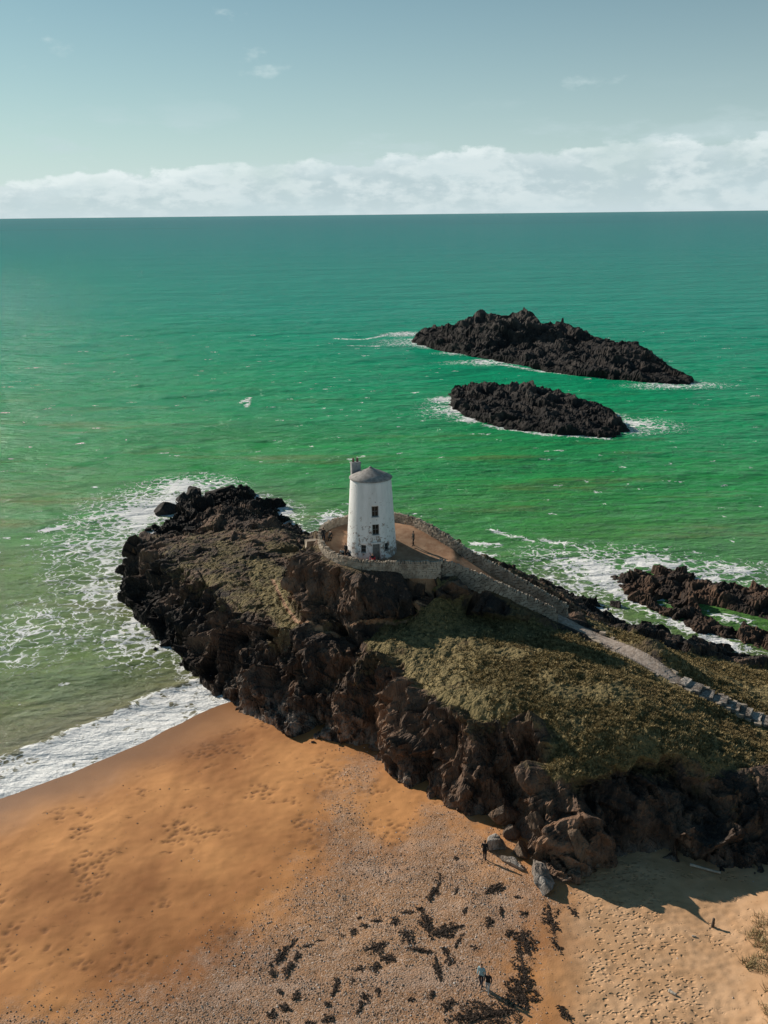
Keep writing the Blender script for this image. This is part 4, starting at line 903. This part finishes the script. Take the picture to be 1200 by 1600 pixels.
# ================================================================== DRIFTWOOD
def stick(name, a, b, r0, r1, mat, label, bend=.05):
    a, b = np.array(a, float), np.array(b, float); n = 9; ts = np.linspace(0, 1, n); d = (b - a) / np.linalg.norm(b - a)
    u = np.cross(d, (0, 0, 1.0)); u = u / np.linalg.norm(u) if np.linalg.norm(u) > 1e-3 else np.array((1.0, 0, 0)); w3 = np.cross(u, d); L = np.linalg.norm(b - a); rings = []
    for t_ in ts:
        c = a + (b - a) * t_ + u * bend * L * math.sin(t_ * 3.1) ; r = (r0 + (r1 - r0) * t_) * random.uniform(.88, 1.12)
        rings.append([c + r * (u * math.cos(k * math.pi / 4) + w3 * math.sin(k * math.pi / 4)) for k in range(8)])
    V = np.array(rings).reshape(-1, 3); i = np.arange(8); j = (i + 1) % 8
    F_ = np.vstack([np.stack([k * 8 + i, k * 8 + j, k * 8 + 8 + j, k * 8 + 8 + i], 1) for k in range(n - 1)] + [np.array([(0, 3, 2, 1), (0, 5, 4, 3), (0, 7, 6, 5)]), np.array([(0, 1, 2, 3), (0, 3, 4, 5), (0, 5, 6, 7)]) + 8 * (n - 1)])
    o = mesh_np(name, V - a, F_, mat, flat=False); o.location = a; return tag(o, label, 'driftwood')
q, r = atb(1078, 1353), atb(1126, 1366); stick('driftwood_pole', q + (0, 0, .14), r + (0, 0, .12), .12, .08, M_WOOD, 'long pale driftwood pole lying in the cliff shadow', .01)
q = atb(1113, 1447); stick('driftwood_stump', q - (0, 0, .2), q + (.05, 0, .62), .13, .09, M_WOODDK, 'dark upright driftwood stump casting a shadow on the sand', .03)
q, r = atb(1045, 1549), atb(1057, 1556); stick('driftwood_piece', q + (0, 0, .08), r + (0, 0, .08), .13, .07, M_WOOD, 'short bleached driftwood piece on bare sand at bottom right', .06)
q, r = atb(1081, 1463), atb(1088, 1464); stick('driftwood_stick', q + (0, 0, .05), r + (0, 0, .05), .06, .04, M_WOOD, 'tiny grey stick on the sand left of the stump', .06)

# ================================================================== PEOPLE
SKIN = plain('skin', (.48, .29, .20), .6, .05)
def cloth(n, c): return plain(n, c, .9, .18, 9)
def person(loc, heading, label, top, legs, hair, pose='stand', height=1.74, stride=.12):
    H_ = height / 1.74; J = {}; s = stride
    if pose == 'sit': hip = .52; kn = [(-.1, .42, .50), (.1, .42, .52)]; an = [(-.1, .46, .08), (.1, .46, .08)]; lean = .05
    elif pose == 'crouch': hip = .50; kn = [(-.12, .30, .52), (.12, .36, .48)]; an = [(-.12, .02, .08), (.12, .10, .08)]; lean = .30
    else: hip = .92; kn = [(-.10, .04 + s * .6, .50), (.10, .03 - s * .3, .50)]; an = [(-.10, s, .08), (.10, -s, .08)]; lean = .02
    dz = hip - .92; vs, es, rd = [], [], []
    def v(p, r, par=None):
        vs.append(p); rd.append(r); i = len(vs) - 1
        if par is not None: es.append((par, i))
        return i
    pel = v((0, 0, hip), (.155, .115)); wa = v((0, lean * .35, hip + .20), (.14, .10), pel); ch_ = v((0, lean * .8, hip + .42), (.175, .115), wa); nk = v((0, lean, hip + .57), (.06, .06), ch_); hd0 = v((0, lean + .015, hip + .64), (.078, .088), nk); hd = v((0, lean + .02, hip + .74), (.088, .105), hd0); v((0, lean + .015, hip + .80), (.06, .075), hd)
    for sd_, (k, a) in zip((-1, 1), zip(kn, an)):
        h0 = v((sd_ * .095, 0, hip - .08), (.095, .10), pel); kk = v(k, (.062, .066), h0); aa = v(a, (.045, .05), kk); v((a[0], a[1] + .14, a[2] - .035), (.042, .035), aa)
        sh_ = v((sd_ * .19, lean * .8, hip + .47), (.065, .065), ch_)
        el_ = v((sd_ * .27, lean * .7 - .03 + (.12 if pose != 'stand' else -s * sd_ * .5), hip + .20), (.047, .047), sh_); wr = v((sd_ * .25, lean * .7 + .12 + (.15 if pose != 'stand' else -s * sd_ * .3), hip - .01 + (.10 if pose != 'stand' else 0)), (.034, .034), el_)
        hn = v((vs[wr][0], vs[wr][1] + .03, vs[wr][2] - .08), (.036, .02), wr)
    me = bpy.data.meshes.new('p'); me.from_pydata([Vector(p) * H_ for p in vs], es, []); o = bpy.data.objects.new('p', me); COL.objects.link(o)
    md = o.modifiers.new('s', 'SKIN'); sv = me.skin_vertices[0].data
    for i, r_ in enumerate(rd): sv[i].radius = (r_[0] * H_, r_[1] * H_); sv[i].use_root = (i == 0)
    o.modifiers.new('d', 'SUBSURF').levels = 2
    bpy.context.view_layer.update(); nm = bpy.data.meshes.new_from_object(o.evaluated_get(bpy.context.evaluated_depsgraph_get())); bpy.data.objects.remove(o, do_unlink=True)
    # fingers: five short tapered rods leaving each palm
    bm = bmesh.new(); bm.from_mesh(nm)
    for sd_ in (-1, 1):
        hp = Vector(vs[[i for i, p in enumerate(vs) if rd[i] == (.036, .02)][0 if sd_ < 0 else 1]]) * H_
        for k in range(5):
            ln = (.07, .08, .085, .075, .06)[k]; off_ = (.0, .045 - .0, 0) if k == 4 else (0, (k - 1.5) * .018, -.03)
            bmesh.ops.create_cone(bm, cap_ends=True, segments=5, radius1=.007, radius2=.009, depth=ln, matrix=Matrix.Translation(hp + Vector(off_) + Vector((0, .01 if k < 4 else .0, -ln / 2))) @ Matrix.Rotation(.25 if k < 4 else .7, 4, 'X'))
    bm.to_mesh(nm); bm.free()
    for m_ in (legs, top, SKIN, hair, M_WOODDK): nm.materials.append(m_)
    for p_ in nm.polygons:
        c = p_.center / H_; hz = c.z - dz
        arm = abs(c.x) > .205 and hz < 1.36
        if hz > 1.53: mi = 3 if (hz > 1.69 or c.y < lean + .005) else 2
        elif hz > 1.46 and abs(c.x) < .1: mi = 2
        elif arm: mi = 2 if (hz < .935 + (.10 if pose != 'stand' else 0)) else 1
        elif hz > .90 and (pose == 'stand' or c.y < .22): mi = 1
        elif c.z < .085: mi = 4
        else: mi = 0
        p_.material_index = mi; p_.use_smooth = True
    po = bpy.data.objects.new('person', nm); COL.objects.link(po); po.location = loc; po.rotation_euler = (0, 0, heading); nm.name = 'person'
    return tag(po, label, 'person')
BLK = cloth('black cloth', (.014, .015, .018)); NAVY = cloth('navy denim', (.020, .026, .040)); TEAL = cloth('pale blue jacket', (.30, .46, .50)); GREYC = cloth('light grey trousers', (.36, .38, .38)); RED = cloth('red jacket', (.42, .03, .05)); BRN = cloth('brown hair', (.05, .03, .02)); BLOND = cloth('fair hair', (.36, .20, .10)); OLIVE = cloth('dark olive coat', (.035, .035, .03))
person(atb(752, 1541), 2.6, 'person in a pale blue jacket and dark trousers standing on the beach', TEAL, NAVY, BRN, height=1.80)
person(atb(762, 1551), 2.7, 'fair-haired person in a dark jacket and light trousers beside the pale blue jacket', BLK, GREYC, BLOND, height=1.66)
person(atb(757, 1344), -.4, 'person in black standing on the shingle beside the fallen boulders', BLK, BLK, BRN, height=1.78, stride=.16)
def onplat(px, py): return atp(px, py)
person(onplat(646, 853), 2.0, 'person in a dark coat standing at the shadow edge right of the lighthouse', OLIVE, BLK, BRN, height=1.75)
person(onplat(506, 848), .6, 'person in dark clothes by the far left bend of the terrace wall', BLK, NAVY, BRN, height=1.78)
person(onplat(514, 846), -.8, 'crouching person in dark clothes at the far left of the terrace', OLIVE, BLK, BRN, pose='crouch')
person(onplat(541, 872), 2.4, 'standing person in black at the left foot of the lighthouse', BLK, BLK, BRN, height=1.72)
person(onplat(548, 876), 2.2, 'crouching person in navy behind the terrace wall left of the door', NAVY, BLK, BRN, pose='crouch')
person(onplat(583, 881), 3.0, 'crouching person in a red jacket in front of the lighthouse door', RED, NAVY, BRN, pose='crouch')
person(onplat(536, 873), 2.8, 'crouching person with light trousers at the inner side of the terrace wall', BLK, GREYC, BLOND, pose='crouch')
